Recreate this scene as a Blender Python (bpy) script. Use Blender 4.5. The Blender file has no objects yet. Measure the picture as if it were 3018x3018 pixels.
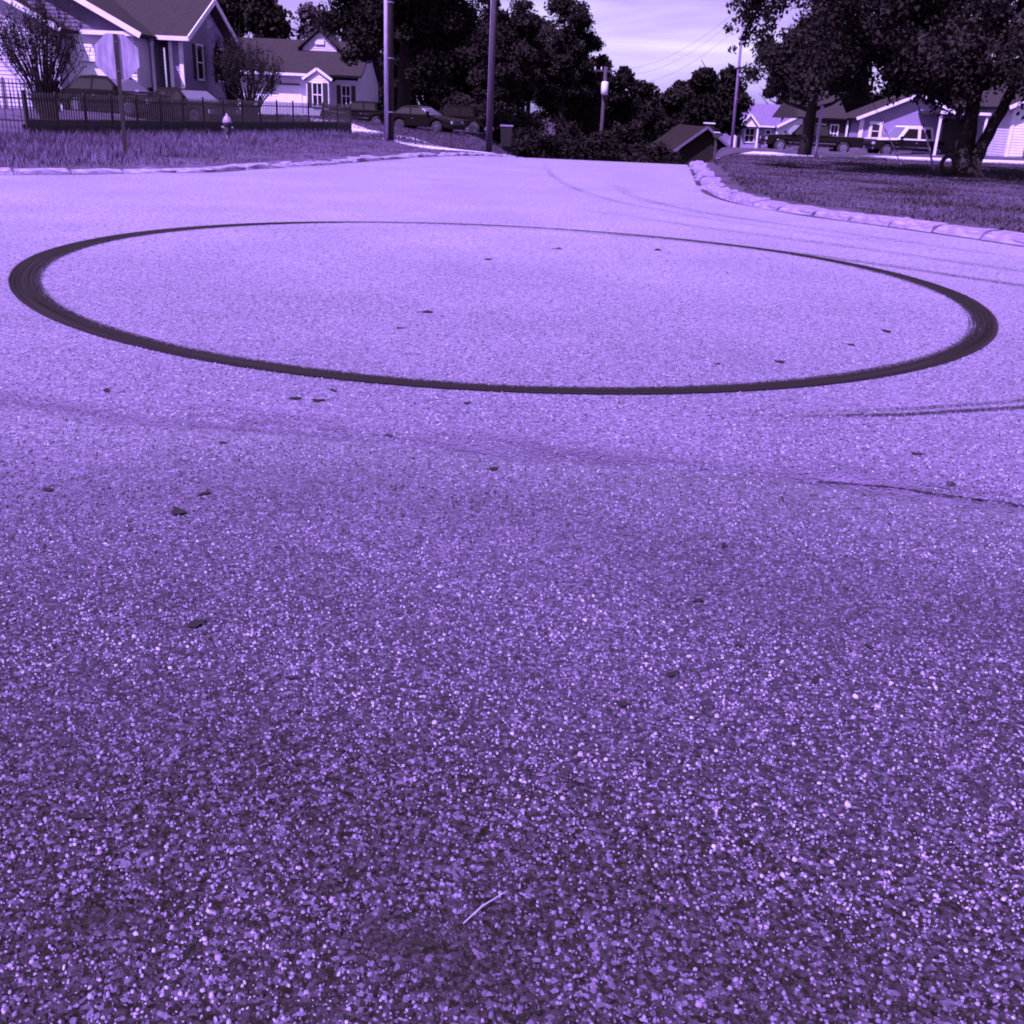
import bpy, bmesh, math, random
import numpy as np
from mathutils import Vector, Matrix
R = math.radians
random.seed(7); rng = np.random.default_rng(7)
sc = bpy.context.scene
COL = sc.collection

# ------------------------------------------------------------------ camera, sky, sun, exposure
cd = bpy.data.cameras.new('camera'); cam = bpy.data.objects.new('camera', cd); COL.objects.link(cam)
cd.sensor_width = 36; cd.lens = 36; cd.clip_start = 0.05; cd.clip_end = 3000
cam.matrix_world = Matrix.Translation((0, 0, 1.5)) @ Matrix.Rotation(R(90-21.5), 4, 'X') @ Matrix.Rotation(R(2.5), 4, 'Z')
sc.camera = cam
TINT = (0.57, 0.405, 1.0)                       # the violet cast of the light in the photograph
SUN_EL, SUN_AZ = 54, -140                      # azimuth from +Y towards +X
w = bpy.data.worlds.new('World'); sc.world = w; w.use_nodes = True
nt = w.node_tree; nt.nodes.clear(); N = nt.nodes.new; L = nt.links.new
out = N('ShaderNodeOutputWorld'); bg = N('ShaderNodeBackground'); bg.inputs[1].default_value = 0.068
sky = N('ShaderNodeTexSky'); sky.sky_type = 'NISHITA'; sky.sun_disc = False
sky.sun_elevation = R(SUN_EL); sky.sun_rotation = R(SUN_AZ % 360)
bw = N('ShaderNodeRGBToBW'); L(sky.outputs[0], bw.inputs[0])
tc = N('ShaderNodeTexCoord'); mp = N('ShaderNodeMapping'); mp.inputs['Scale'].default_value = (1.6, 1.6, 13); mp.inputs['Rotation'].default_value = (R(3), R(-4), 0)
L(tc.outputs['Generated'], mp.inputs[0])
cn = N('ShaderNodeTexNoise'); cn.inputs['Scale'].default_value = 2.6; cn.inputs['Detail'].default_value = 5; cn.inputs['Distortion'].default_value = .6
L(mp.outputs[0], cn.inputs[0])
cr = N('ShaderNodeMapRange'); cr.inputs['From Min'].default_value = .42; cr.inputs['From Max'].default_value = .72
cr.inputs['To Min'].default_value = 0; cr.inputs['To Max'].default_value = 1; L(cn.outputs[0], cr.inputs[0])
mul = N('ShaderNodeMix'); mul.data_type = 'RGBA'; mul.blend_type = 'MIX'
mul.inputs['A'].default_value = (0.56, 0.41, 1.08, 1); mul.inputs['B'].default_value = (0.86, 0.76, 1.35, 1)
L(cr.outputs[0], mul.inputs['Factor'])
vm = N('ShaderNodeVectorMath'); vm.operation = 'SCALE'; L(mul.outputs['Result'], vm.inputs[0]); L(bw.outputs[0], vm.inputs['Scale'])
L(vm.outputs[0], bg.inputs[0]); L(bg.outputs[0], out.inputs[0])
sd = bpy.data.lights.new('sun', 'SUN'); sd.energy = 4.6; sd.angle = R(0.6); sd.color = TINT
so = bpy.data.objects.new('sun', sd); COL.objects.link(so)
az, el = R(SUN_AZ), R(SUN_EL)
to_sun = Vector((math.sin(az)*math.cos(el), math.cos(az)*math.cos(el), math.sin(el)))
so.rotation_euler = to_sun.to_track_quat('Z', 'Y').to_euler(); so.location = (-20, -10, 40)
vs = sc.view_settings; vs.view_transform = 'Standard'; vs.look = 'None'; vs.exposure = 1.5; vs.gamma = 1
sc.render.engine = 'CYCLES'; sc.cycles.pixel_filter_type = 'BLACKMAN_HARRIS'; sc.cycles.filter_width = 1.9

# ------------------------------------------------------------------ colours and materials
def C(v):
    """grey value -> base colour of the violet duotone (dark tones warm, middle tones violet, light tones pale)"""
    k = [0, .03, .10, .30, .60, 1.0]
    r = np.interp(v, k, [2.0, 1.2, .82, .76, .86, 1.0]); g = np.interp(v, k, [1.5, .92, .56, .55, .74, .97])
    return (float(v*r), float(v*g), float(v), 1)
MATS = {}
def mat(name, v, rough=.7, var=.0, scale=4., bump=0., bscale=None, spec=.5, metal=0., stretch=(1, 1, 1), attr=None, v2=None, coat=0, detail=4):
    if name in MATS: return MATS[name]
    m = bpy.data.materials.new(name); m.use_nodes = True; t = m.node_tree; b = t.nodes['Principled BSDF']
    b.inputs['Roughness'].default_value = rough; b.inputs['Metallic'].default_value = metal
    b.inputs['Specular IOR Level'].default_value = spec; b.inputs['Coat Weight'].default_value = coat
    b.inputs['Base Color'].default_value = C(v); MATS[name] = m
    n = None
    if var or bump:
        tcn = t.nodes.new('ShaderNodeTexCoord'); mpn = t.nodes.new('ShaderNodeMapping'); mpn.inputs['Scale'].default_value = stretch
        t.links.new(tcn.outputs['Object'], mpn.inputs[0])
        n = t.nodes.new('ShaderNodeTexNoise'); n.inputs['Scale'].default_value = scale; n.inputs['Detail'].default_value = detail
        t.links.new(mpn.outputs[0], n.inputs[0])
    if attr or var:
        ra = t.nodes.new('ShaderNodeValToRGB')
        lo = v2 if v2 is not None else max(0, v*(1-var)); hi = v*(1+var) if v2 is None else v
        ra.color_ramp.elements[0].color = C(lo); ra.color_ramp.elements[1].color = C(hi)
        mid = ra.color_ramp.elements.new(.5); mid.color = C((lo+hi)/2)
        if attr:
            a = t.nodes.new('ShaderNodeAttribute'); a.attribute_name = attr; t.links.new(a.outputs['Fac'], ra.inputs[0])
        else:
            ra.color_ramp.elements[0].position = .3; ra.color_ramp.elements[2].position = .7
            t.links.new(n.outputs[0], ra.inputs[0])
        t.links.new(ra.outputs[0], b.inputs['Base Color'])
    if bump:
        bn = t.nodes.new('ShaderNodeBump'); bn.inputs['Strength'].default_value = bump; bn.inputs['Distance'].default_value = .02
        n2 = t.nodes.new('ShaderNodeTexNoise'); n2.inputs['Scale'].default_value = bscale or scale; n2.inputs['Detail'].default_value = 3
        t.links.new(mpn.outputs[0], n2.inputs[0]); t.links.new(n2.outputs[0], bn.inputs['Height']); t.links.new(bn.outputs[0], b.inputs['Normal'])
    return m
def nodes_of(m): return m.node_tree.nodes, m.node_tree.links, m.node_tree.nodes['Principled BSDF']

M_white = mat('white_trim', .80, .55, .06, 3)
M_siding_l = mat('pale_siding', .62, .6, .08, 1.5)
M_siding_w = mat('white_siding', .78, .55, .06, 1.5)
M_siding_m = mat('grey_siding', .34, .6, .08, 1.5)
M_gable = mat('shingle_siding', .13, .7, .15, 3)
M_roof = mat('dark_shingles', .023, .85, .35, 6, .3, 30, spec=.2, stretch=(1, 1, 3))
M_roof_l = mat('grey_shingles', .20, .85, .25, 6, .3, 30, spec=.2, stretch=(1, 1, 3))
M_glass = mat('window_glass', .012, .06, spec=.8)
M_shutter = mat('dark_shutter', .02, .6)
M_iron = mat('black_iron', .022, .5, .3, 8)
M_paint_d = mat('dark_paint', .004, .25, spec=.2, coat=.04)
M_paint_m = mat('grey_paint', .007, .25, spec=.25, coat=.06)
M_paint_w = mat('white_paint', .80, .25, spec=.5, coat=.3)
M_tyre = mat('rubber', .012, .9)
M_wind = mat('windscreen_glass', .55, .05, metal=.75)
M_chrome = mat('chrome', .6, .22, metal=1)
M_lamp = mat('lamp_lens', .5, .12)
M_pole_l = mat('pale_pole_wood', .42, .85, .25, 5, .3, 20, stretch=(6, 6, .6), spec=.15)
M_pole_d = mat('brown_pole_wood', .055, .85, .35, 5, .3, 20, stretch=(6, 6, .6), spec=.2)
M_galv = mat('galvanised_steel', .38, .45, .15, 6, metal=.4)
M_signback = mat('sign_back', .5, .6, .3, 2.6, metal=.2, stretch=(4, 4, .7), detail=3)
M_bark = mat('bark', .020, .95, .5, 8, .8, 12, stretch=(2, 2, .5), spec=.1)
M_leaf = mat('dark_leaves', .011, .8, attr='shade', v2=.003, spec=.12)
M_leaf_b = mat('brown_leaves', .019, .8, attr='shade', v2=.005, spec=.12)
M_leaf_l = mat('pale_leaves', .07, .75, attr='shade', v2=.02, spec=.12)
M_twig = mat('twigs', .028, .9, .4, 6, spec=.1)
M_grass = mat('lawn_grass', .13, .85, attr='shade', v2=.018, spec=.1)
M_grass_l = mat('dry_grass', .22, .85, attr='shade', v2=.06, spec=.1)
M_soil = mat('soil_turf', .08, .95, .55, 1.1, .5, 25, spec=.1, detail=9)
M_soil_l = mat('dry_turf', .105, .95, .5, 1.3, .5, 25, spec=.1, detail=9)
M_conc = mat('pale_concrete', .66, .85, .18, 2.2, .3, 30, spec=.25, detail=8)
M_kerb = mat('worn_kerb_concrete', .29, .9, .35, 5, .6, 22, spec=.2, detail=8)
M_hydr = mat('hydrant_paint', .05, .5, .3, 8); M_hydr_l = mat('hydrant_cap_paint', .33, .5, .2, 8)
M_rope = mat('pale_rope', .4, .9); M_wire = mat('cable', .03, .6)
M_deadleaf = mat('dead_leaf', .004, .8, .5, 30); M_straw = mat('straw', .5, .8)
M_dplank = mat('dark_timber', .02, .9, .4, 4, .3, 20, stretch=(.6, 4, 4), spec=.1)
M_bin = mat('bin_plastic', .007, .5); M_binlid = mat('bin_lid', .3, .5)
M_chip = mat('gravel_chip', .60, .6, attr='shade', v2=.010, spec=.15)

# ------------------------------------------------------------------ mesh helpers
def mesh_np(name, V, Fq, shade=None, uv=None, smooth=False):
    """numpy mesh: V (n,3), Fq (m,k) with constant k"""
    me = bpy.data.meshes.new(name); V = np.asarray(V, np.float32); Fq = np.asarray(Fq, np.int32)
    me.vertices.add(len(V)); me.vertices.foreach_set('co', V.ravel())
    k = Fq.shape[1]; me.loops.add(Fq.size); me.loops.foreach_set('vertex_index', Fq.ravel())
    me.polygons.add(len(Fq)); me.polygons.foreach_set('loop_start', np.arange(0, Fq.size, k, dtype=np.int32))
    if smooth: me.polygons.foreach_set('use_smooth', np.ones(len(Fq), bool))
    if shade is not None:
        a = me.attributes.new('shade', 'FLOAT', 'POINT'); a.data.foreach_set('value', np.asarray(shade, np.float32))
    me.update(calc_edges=True); me.validate(); return me
def link(name, me, m, parent=None, loc=None, kind=None):
    o = bpy.data.objects.new(name, me); COL.objects.link(o)
    if m is not None:
        if len(me.materials) == 0: me.materials.append(m)
    if parent is not None: o.parent = parent
    if loc is not None: o.location = loc
    if kind: o['kind'] = kind
    return o
def thing(name, label, cat, loc=(0, 0, 0), rz=0, group=None):
    o = bpy.data.objects.new(name, None); COL.objects.link(o); o.location = loc; o.rotation_euler = (0, 0, rz); o.empty_display_size = .2
    return tag(o, label, cat, group)
def tag(o, label, cat, group=None):
    o['label'] = label; o['category'] = cat
    if group: o['group'] = group
    return o
class MB:
    def __init__(s): s.v = []; s.f = []
    def poly(s, pts): n = len(s.v); s.v += [tuple(p) for p in pts]; s.f.append(tuple(range(n, n+len(pts)))); return s
    def box(s, x0, x1, y0, y1, z0, z1):
        n = len(s.v); s.v += [(x0, y0, z0), (x1, y0, z0), (x1, y1, z0), (x0, y1, z0), (x0, y0, z1), (x1, y0, z1), (x1, y1, z1), (x0, y1, z1)]
        s.f += [tuple(n+i for i in q) for q in ((3, 2, 1, 0), (4, 5, 6, 7), (0, 1, 5, 4), (1, 2, 6, 5), (2, 3, 7, 6), (3, 0, 4, 7))]; return s
    def bar(s, a, b, wd, ht):                     # beam from a to b, wd sideways, ht up
        a, b = Vector(a), Vector(b); d = (b-a).normalized(); up = Vector((0, 0, 1))
        if abs(d.z) > .95: up = Vector((0, 1, 0))
        sd_ = d.cross(up).normalized()*wd/2; u = sd_.cross(d).normalized()*ht/2
        n = len(s.v)
        for p in (a, b): s.v += [tuple(p-sd_-u), tuple(p+sd_-u), tuple(p+sd_+u), tuple(p-sd_+u)]
        s.f += [tuple(n+i for i in q) for q in ((0, 1, 2, 3), (7, 6, 5, 4), (0, 4, 5, 1), (1, 5, 6, 2), (2, 6, 7, 3), (3, 7, 4, 0))]; return s
    def tube(s, pts, rad, k=8, cap=True):
        pts = [Vector(p) for p in pts]
        if not hasattr(rad, '__len__'): rad = [rad]*len(pts)
        n0 = len(s.v); ref = Vector((.3, .9, .1))
        for i, p in enumerate(pts):
            d = (pts[min(i+1, len(pts)-1)]-pts[max(i-1, 0)]).normalized()
            if abs(d.dot(ref)) > .93: ref = Vector((.9, .1, .3))
            a = d.cross(ref).normalized(); b = d.cross(a)
            for j in range(k):
                t = 2*math.pi*j/k; s.v.append(tuple(p+(a*math.cos(t)+b*math.sin(t))*rad[i]))
        for i in range(len(pts)-1):
            for j in range(k):
                s.f.append((n0+i*k+j, n0+i*k+(j+1) % k, n0+(i+1)*k+(j+1) % k, n0+(i+1)*k+j))
        if cap: s.f.append(tuple(n0+j for j in reversed(range(k)))); e = n0+(len(pts)-1)*k; s.f.append(tuple(e+j for j in range(k)))
        return s
    def lathe(s, prof, k=16, axis='z', off=(0, 0, 0)):
        n0 = len(s.v)
        for r, z in prof:
            for j in range(k):
                t = 2*math.pi*j/k; a, b = r*math.cos(t), r*math.sin(t)
                p = (a, b, z) if axis == 'z' else (a, z, b)
                s.v.append((p[0]+off[0], p[1]+off[1], p[2]+off[2]))
        for i in range(len(prof)-1):
            for j in range(k): s.f.append((n0+i*k+j, n0+i*k+(j+1) % k, n0+(i+1)*k+(j+1) % k, n0+(i+1)*k+j))
        s.f.append(tuple(n0+j for j in range(k))); s.f.append(tuple(n0+(len(prof)-1)*k+j for j in range(k)))
        return s
    def mesh(s, name, smooth=False, bevel=0):
        me = bpy.data.meshes.new(name); me.from_pydata(s.v, [], s.f)
        bm = bmesh.new(); bm.from_mesh(me)
        if bevel: bmesh.ops.bevel(bm, geom=list(bm.edges), offset=bevel, segments=2, affect='EDGES', clamp_overlap=True)
        bmesh.ops.recalc_face_normals(bm, faces=list(bm.faces)); bm.to_mesh(me); bm.free()
        if smooth:
            for p in me.polygons: p.use_smooth = True
        return me
    def build(s, name, m, parent=None, smooth=False, bevel=0, loc=None): return link(name, s.mesh(name, smooth, bevel), m, parent, loc)

# ------------------------------------------------------------------ terrain
def sst(a, b, x):
    t = np.clip((x-a)/(b-a), 0, 1); return t*t*(3-2*t)
FA = np.array((-14.73, 32.0)); FB = np.array((-8.1, 49.7)); FD = (FB-FA)/np.linalg.norm(FB-FA); FN = np.array((-FD[1], FD[0]))
def T(x, y):
    x = np.asarray(x, float); y = np.asarray(y, float)
    xc = 2.2+.15*(y-40); d = np.abs(x-xc)
    drop = np.maximum(-.0022*np.maximum(0, y-31)**2, -5.5)
    wc = 1-np.where(x > xc, sst(4.1, 5.9, d), sst(4.1, 10, d))
    side = np.where(x > xc, -.028*np.maximum(0, y-56)*(1-.85*sst(22, 30, x)), -.012*np.maximum(0, y-55)*sst(-16, -8, x))
    side = np.maximum(side, -2.2)
    s_ = (x-FA[0])*FN[0]+(y-FA[1])*FN[1]
    hill = .6*sst(.5, 7.5, s_)*(1-sst(58, 72, y))
    return wc*drop+(1-wc)*side+hill
def Tz(x, y): return float(T(x, y))
def grid(name, xs, ys, zf, m, kind='structure', smooth=True):
    X, Y = np.meshgrid(xs, ys); Z = zf(X, Y); V = np.stack([X, Y, Z], -1).reshape(-1, 3)
    nx, ny = len(xs), len(ys); i = np.arange(ny-1)[:, None]*nx+np.arange(nx-1)[None]
    Fq = np.stack([i, i+1, i+nx+1, i+nx], -1).reshape(-1, 4)
    return link(name, mesh_np(name, V, Fq, smooth=smooth), m, kind=kind)
gx = np.concatenate([np.linspace(-900, -90, 12), np.arange(-80, 81, 4.), np.linspace(90, 900, 12)])
gy = np.concatenate([np.linspace(-300, -40, 8), np.arange(-30, 141, 4.), np.linspace(150, 1500, 14)])
grid('ground', gx, gy, lambda x, y: T(x, y)-.25, M_soil)

# road surface: worn pale asphalt
def asphalt(name, coarse):
    m = bpy.data.materials.new(name); m.use_nodes = True; n, l, b = nodes_of(m); t = m.node_tree
    def nd(ty, **kw):
        q = n.new(ty)
        for k_, v_ in kw.items(): q.inputs[k_].default_value = v_
        return q
    geo = n.new('ShaderNodeNewGeometry')
    def noise(sc_, det=3, rg=.6):
        q = nd('ShaderNodeTexNoise', Scale=sc_, Detail=det, Roughness=rg); l.new(geo.outputs['Position'], q.inputs['Vector']); return q
    def ramp(src, pts):
        q = n.new('ShaderNodeValToRGB'); e = q.color_ramp.elements
        e[0].position, e[0].color = pts[0][0], C(pts[0][1]); e[1].position, e[1].color = pts[-1][0], C(pts[-1][1])
        for p, v in pts[1:-1]: x_ = e.new(p); x_.color = C(v)
        l.new(src, q.inputs[0]); return q
    def mixc(a, bb, fac, mode='MIX'):
        q = n.new('ShaderNodeMix'); q.data_type = 'RGBA'; q.blend_type = mode
        l.new(a, q.inputs['A']); l.new(bb, q.inputs['B'])
        if isinstance(fac, float): q.inputs['Factor'].default_value = fac
        else: l.new(fac, q.inputs['Factor'])
        return q
    g1 = noise(92, 2); g2 = noise(44, 2); big = noise(.55, 5, .55)
    vo = nd('ShaderNodeTexVoronoi', Scale=85.0); l.new(geo.outputs['Position'], vo.inputs['Vector'])
    rnd = n.new('ShaderNodeSeparateColor'); l.new(vo.outputs['Color'], rnd.inputs[0])
    base = ramp(g1.outputs[0], [(.32, .07), (.5, .27), (.68, .50)])
    st = ramp(rnd.outputs[0], [(0., .08), (.3, .22), (.8, .38), (1., .75)])
    c = mixc(base.outputs[0], st.outputs[0], .5)
    md = ramp(g2.outputs[0], [(.3, .62), (.7, 1.0)]); md.color_ramp.elements[0].color = (.42, .38, .46, 1); md.color_ramp.elements[1].color = (1.42, 1.42, 1.42, 1)
    c2 = mixc(c.outputs['Result'], md.outputs[0], .8, 'MULTIPLY')
    mb = ramp(big.outputs[0], [(.3, .8), (.7, 1.0)]); mb.color_ramp.elements[0].color = (.78, .76, .80, 1); mb.color_ramp.elements[1].color = (1.1, 1.1, 1.1, 1)
    c3 = mixc(c2.outputs['Result'], mb.outputs[0], .8, 'MULTIPLY')
    if True:
        g3 = noise(15, 4, .8); m3 = ramp(g3.outputs[0], [(.33, .6), (.67, 1.0)]); m3.color_ramp.elements[0].color = (.55, .50, .60, 1); m3.color_ramp.elements[1].color = (1.38, 1.40, 1.32, 1)
        c3 = mixc(c3.outputs['Result'], m3.outputs[0], .85, 'MULTIPLY')
    sx = n.new('ShaderNodeSeparateXYZ'); l.new(geo.outputs['Position'], sx.inputs[0])          # brightening at flat view angles, painted into the colour with distance
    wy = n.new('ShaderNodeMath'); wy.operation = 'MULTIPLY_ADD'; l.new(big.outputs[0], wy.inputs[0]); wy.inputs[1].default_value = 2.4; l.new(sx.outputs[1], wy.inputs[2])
    def graze_tone(a_, b_):
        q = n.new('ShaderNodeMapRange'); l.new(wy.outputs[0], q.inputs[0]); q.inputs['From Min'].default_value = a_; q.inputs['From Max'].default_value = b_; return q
    wc_ = n.new('ShaderNodeMix'); wc_.data_type = 'RGBA'; wc_.inputs['A'].default_value = (.50, .46, .56, 1); wc_.inputs['B'].default_value = (1.22, 1.22, 1.16, 1); l.new(graze_tone(4.5, 15).outputs[0], wc_.inputs['Factor'])
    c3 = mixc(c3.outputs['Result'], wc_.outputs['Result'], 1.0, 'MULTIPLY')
    if coarse:
        kb = ramp(g1.outputs[0], [(.36, .006), (.5, .016), (.66, .09)]); ks = ramp(rnd.outputs[0], [(0., .006), (.5, .018), (.85, .08), (1., .3)])
        kc = mixc(kb.outputs[0], ks.outputs[0], .55); wf = graze_tone(3.1, 6.1); c3 = mixc(kc.outputs['Result'], c3.outputs['Result'], wf.outputs[0])
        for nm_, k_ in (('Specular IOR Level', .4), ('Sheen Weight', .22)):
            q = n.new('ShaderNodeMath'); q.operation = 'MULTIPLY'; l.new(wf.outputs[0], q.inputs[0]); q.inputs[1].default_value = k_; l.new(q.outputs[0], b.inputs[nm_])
    l.new(c3.outputs['Result'], b.inputs['Base Color'])
    b.inputs['Roughness'].default_value = .62; b.inputs['Specular IOR Level'].default_value = .08 if coarse else .4; b.inputs['Sheen Weight'].default_value = .0 if coarse else .22; b.inputs['Sheen Roughness'].default_value = .45
    bp = nd('ShaderNodeBump', Strength=.75 if coarse else .55, Distance=.006)
    l.new(g1.outputs[0], bp.inputs['Height']); l.new(bp.outputs[0], b.inputs['Normal'])
    return m
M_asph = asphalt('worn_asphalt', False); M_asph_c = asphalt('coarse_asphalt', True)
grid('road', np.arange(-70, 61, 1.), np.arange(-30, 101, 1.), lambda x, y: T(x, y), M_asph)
# older coarse paving this side of the seam
SX = np.array((-40, -2.56, -1.46, -.17, 1.14, 2.17, 40)); SY = np.array((9.4, 4.88, 4.71, 4.51, 4.34, 4.07, -1.))
def seam(x): return np.interp(x, SX, SY)
xs = np.concatenate([np.arange(-14, -4, .5), np.arange(-4, 4, .05), np.arange(4, 12, .5)])
road_ob = bpy.data.objects['road']
jit = np.interp(xs, np.arange(-14, 12, .12), rng.normal(0, .01, len(np.arange(-14, 12, .12))))
ye = seam(xs)+jit; rows = np.linspace(0, 1, 12)
V = np.concatenate([np.stack([xs, -6+(ye+6)*r_, np.full_like(xs, .005)], 1) for r_ in rows]+[np.stack([xs, ye+.02, np.full_like(xs, -.004)], 1)])
nx = len(xs); i = np.arange(len(rows))[:, None]*nx+np.arange(nx-1)[None]
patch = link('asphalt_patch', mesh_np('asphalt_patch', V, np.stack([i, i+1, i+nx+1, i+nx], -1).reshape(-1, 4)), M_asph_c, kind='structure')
# loose and embedded chips that stand proud of the coarse paving
def chip_shade(xx, yy):
    n = len(xx); b_ = rng.random(n)**np.interp(yy, [1.2, 2.6, 4.6], [1.5, 1.45, 1.35])*.68+.05  # exponent falls with distance: grazing-view brightening painted into the chips
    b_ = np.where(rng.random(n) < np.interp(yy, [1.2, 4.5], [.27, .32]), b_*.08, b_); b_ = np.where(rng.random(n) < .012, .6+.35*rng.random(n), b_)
    u = xx*.97-yy*.2; v = yy+.16*xx                                         # broad streaks left by rollers and wheels
    f = .5+.28*np.sin(v*3.1+.8*np.sin(u*1.3))+.22*np.sin(v*6.7+u*.7+1.5*np.sin(u*2.1+1)); b_ = b_*(.70+.55*f)
    for cx_, cy_, r_ in ((-.1, 1.5, .09), (-.02, 1.44, .07), (-.78, 1.55, .07), (1.52, 4.75, .12), (1.45, 4.9, .08), (-.2, 1.53, .06)): b_ = b_*(1-.9*np.exp(-((xx-cx_)**2+((yy-cy_)*1.5)**2)/(1.35*r_)**2))
    return np.clip(b_, 0, 1)
def chips(n, y0, y1, smin, smax, wide):
    yy = y0+(y1-y0)*rng.random(n*3)**.85; xx = (rng.random(n*3)*2-1)*(wide*yy+.35)
    ok = (yy < seam(xx)-.03) & (rng.random(len(yy)) < np.interp(yy, [1, 2.9, 4.7], [1, 1, .55])); xx, yy = xx[ok][:n], yy[ok][:n]; n = len(xx)
    sz = (smin+(smax-smin)*rng.random(n)**2.6)*np.where(rng.random(n) < .02, 1.5, 1)
    k = 5; ang = np.arange(k)*2*math.pi/k
    a = ang[None]+rng.random((n, 1))*6.28; rr = sz[:, None]*(.75+.5*rng.random((n, k))); asp = .42+.58*rng.random((n, 1)); rot = rng.random((n, 1))*3.14
    def ring(f, z):
        px, py = np.cos(a)*rr*f, np.sin(a)*rr*f*asp
        return np.stack([xx[:, None]+px*np.cos(rot)-py*np.sin(rot), yy[:, None]+px*np.sin(rot)+py*np.cos(rot), np.broadcast_to(z, (n, k))], -1)
    h = (sz*(.5+.55*rng.random(n)))[:, None]
    V = np.concatenate([ring(1., np.full((n, 1), .002)), ring(.66, .004+h*(.7+.5*rng.random((n, k))))], 1).reshape(-1, 3)
    o = np.arange(n)[:, None]*10; j = np.arange(k)
    q = np.stack([j, (j+1) % k, k+(j+1) % k, k+j], -1)
    sides = (o[:, :, None]+q[None]).reshape(-1, 4)
    tops = np.concatenate([o+np.array([5, 6, 7, 8])[None], o+np.array([5, 8, 9, 9])[None]]).reshape(-1, 4)
    return V, sides, tops, np.repeat(chip_shade(xx, yy), 10)
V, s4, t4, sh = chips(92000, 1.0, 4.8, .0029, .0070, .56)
t3 = t4[t4[:, 2] != t4[:, 3]]; t3b = t4[t4[:, 2] == t4[:, 3]][:, :3]
me = bpy.data.meshes.new('gravel_chips'); Fall = np.concatenate([s4.ravel(), t3.ravel(), t3b.ravel()]).astype(np.int32)
me.vertices.add(len(V)); me.vertices.foreach_set('co', V.astype(np.float32).ravel()); me.loops.add(len(Fall)); me.loops.foreach_set('vertex_index', Fall)
cnt = np.concatenate([np.full(len(s4)+len(t3), 4), np.full(len(t3b), 3)]); me.polygons.add(len(cnt)); me.polygons.foreach_set('loop_start', np.concatenate([[0], np.cumsum(cnt)[:-1]]).astype(np.int32))
at_ = me.attributes.new('shade', 'FLOAT', 'POINT'); at_.data.foreach_set('value', sh.astype(np.float32)); me.update(calc_edges=True); me.validate()
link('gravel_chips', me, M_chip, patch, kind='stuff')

# sparser chips standing out of the smoother paving past the seam
n = 60000; yy = 4.0+11*rng.random(n)**2.3; xx = (rng.random(n)*2-1)*(.6*yy+.35); ok = yy > seam(xx)+.02; xx, yy = xx[ok], yy[ok]; n = len(xx)
sz = .004+.005*rng.random(n)**2; a0 = rng.random(n)*6.28; V = np.zeros((n, 5, 3))
for q in range(4):
    rr_ = sz*(.7+.6*rng.random(n)); V[:, q] = np.stack([xx+rr_*np.cos(a0+q*1.571), yy+rr_*np.sin(a0+q*1.571)*.8, np.full(n, .001)], 1)
V[:, 4] = np.stack([xx, yy, .002+sz*.6], 1); o_ = np.arange(n)[:, None]*5
tri = np.concatenate([o_+np.array([q, (q+1) % 4, 4]) for q in range(4)]); shd = np.where(rng.random(n) < .5, .02+.16*rng.random(n), .3+.6*rng.random(n)**1.6)
link('gravel_chips', mesh_np('gravel_chips', V.reshape(-1, 3), tri, shade=np.repeat(shd, 5)), M_chip, bpy.data.objects['road'], kind='stuff')
# ------------------------------------------------------------------ kerbs and lawns
KL = [(-70, 3), (-40, 9.5), (-20, 15.5), (-13, 17.6), (-9.54, 19.36), (-7.74, 21.02), (-6.58, 22.44), (-5.14, 26.49), (-3.79, 31.57), (-2.25, 36.66), (-.8, 43.5), (1.2, 56), (4.2, 76), (7.2, 96)]
KR = [(30, -26), (12, 6), (8.6, 11.9), (7.0, 14.81), (6.18, 16.29), (5.05, 17.84), (4.05, 19.74), (3.82, 22.57), (4.53, 28.45), (6.0, 40), (7.4, 48), (9.4, 62), (12.6, 82), (15, 96)]
def resample(P, step):
    P = np.array(P, float)
    for _ in range(2):                          # corner cutting
        Q = np.empty((2*len(P)-2, 2)); Q[0::2] = .75*P[:-1]+.25*P[1:]; Q[1::2] = .25*P[:-1]+.75*P[1:]; P = np.vstack([P[:1], Q, P[-1:]])
    d = np.concatenate([[0], np.cumsum(np.hypot(*np.diff(P, axis=0).T))]); s = np.arange(0, d[-1], step)
    return np.stack([np.interp(s, d, P[:, 0]), np.interp(s, d, P[:, 1])], 1)
def lawn(name, K, side, reach, h, m):
    P = resample(K, .6); d = np.gradient(P, axis=0); d /= np.linalg.norm(d, axis=1)[:, None]; nrm = np.stack([-d[:, 1], d[:, 0]], 1)*side
    for _ in range(30): nrm[1:-1] = (nrm[:-2]+nrm[1:-1]*2+nrm[2:])/4
    nrm /= np.linalg.norm(nrm, axis=1)[:, None]
    offs = np.concatenate([[.1, .22], np.geomspace(.5, reach, 34)]); rows = []
    for k, o in enumerate(offs):
        Q = P+nrm*o; z = T(Q[:, 0], Q[:, 1])+(-.03 if k == 0 else h)+(.02*np.sin(Q[:, 0]*1.7+Q[:, 1]*.6)*np.sin(Q[:, 1]*1.1) if k > 2 else 0); rows.append(np.column_stack([Q, z]))
    V = np.concatenate(rows); nx = len(P); i = np.arange(len(offs)-1)[:, None]*nx+np.arange(nx-1)[None]
    return link(name, mesh_np(name, V, np.stack([i, i+1, i+nx+1, i+nx], -1).reshape(-1, 4), smooth=True), m, kind='structure')
lawn('lawn', KL, 1, 70, .09, M_soil_l); lawn('lawn', KR, -1, 62, .10, M_soil)
KLp, KRp = resample(KL, .25), resample(KR, .25)
def left_of(x, y): return np.interp(y, KLp[:, 1], KLp[:, 0])-x          # >0 on the left lawn
def right_of(x, y):
    o = np.argsort(KRp[:, 1]); return x-np.interp(y, KRp[o, 1], KRp[o, 0])
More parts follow.
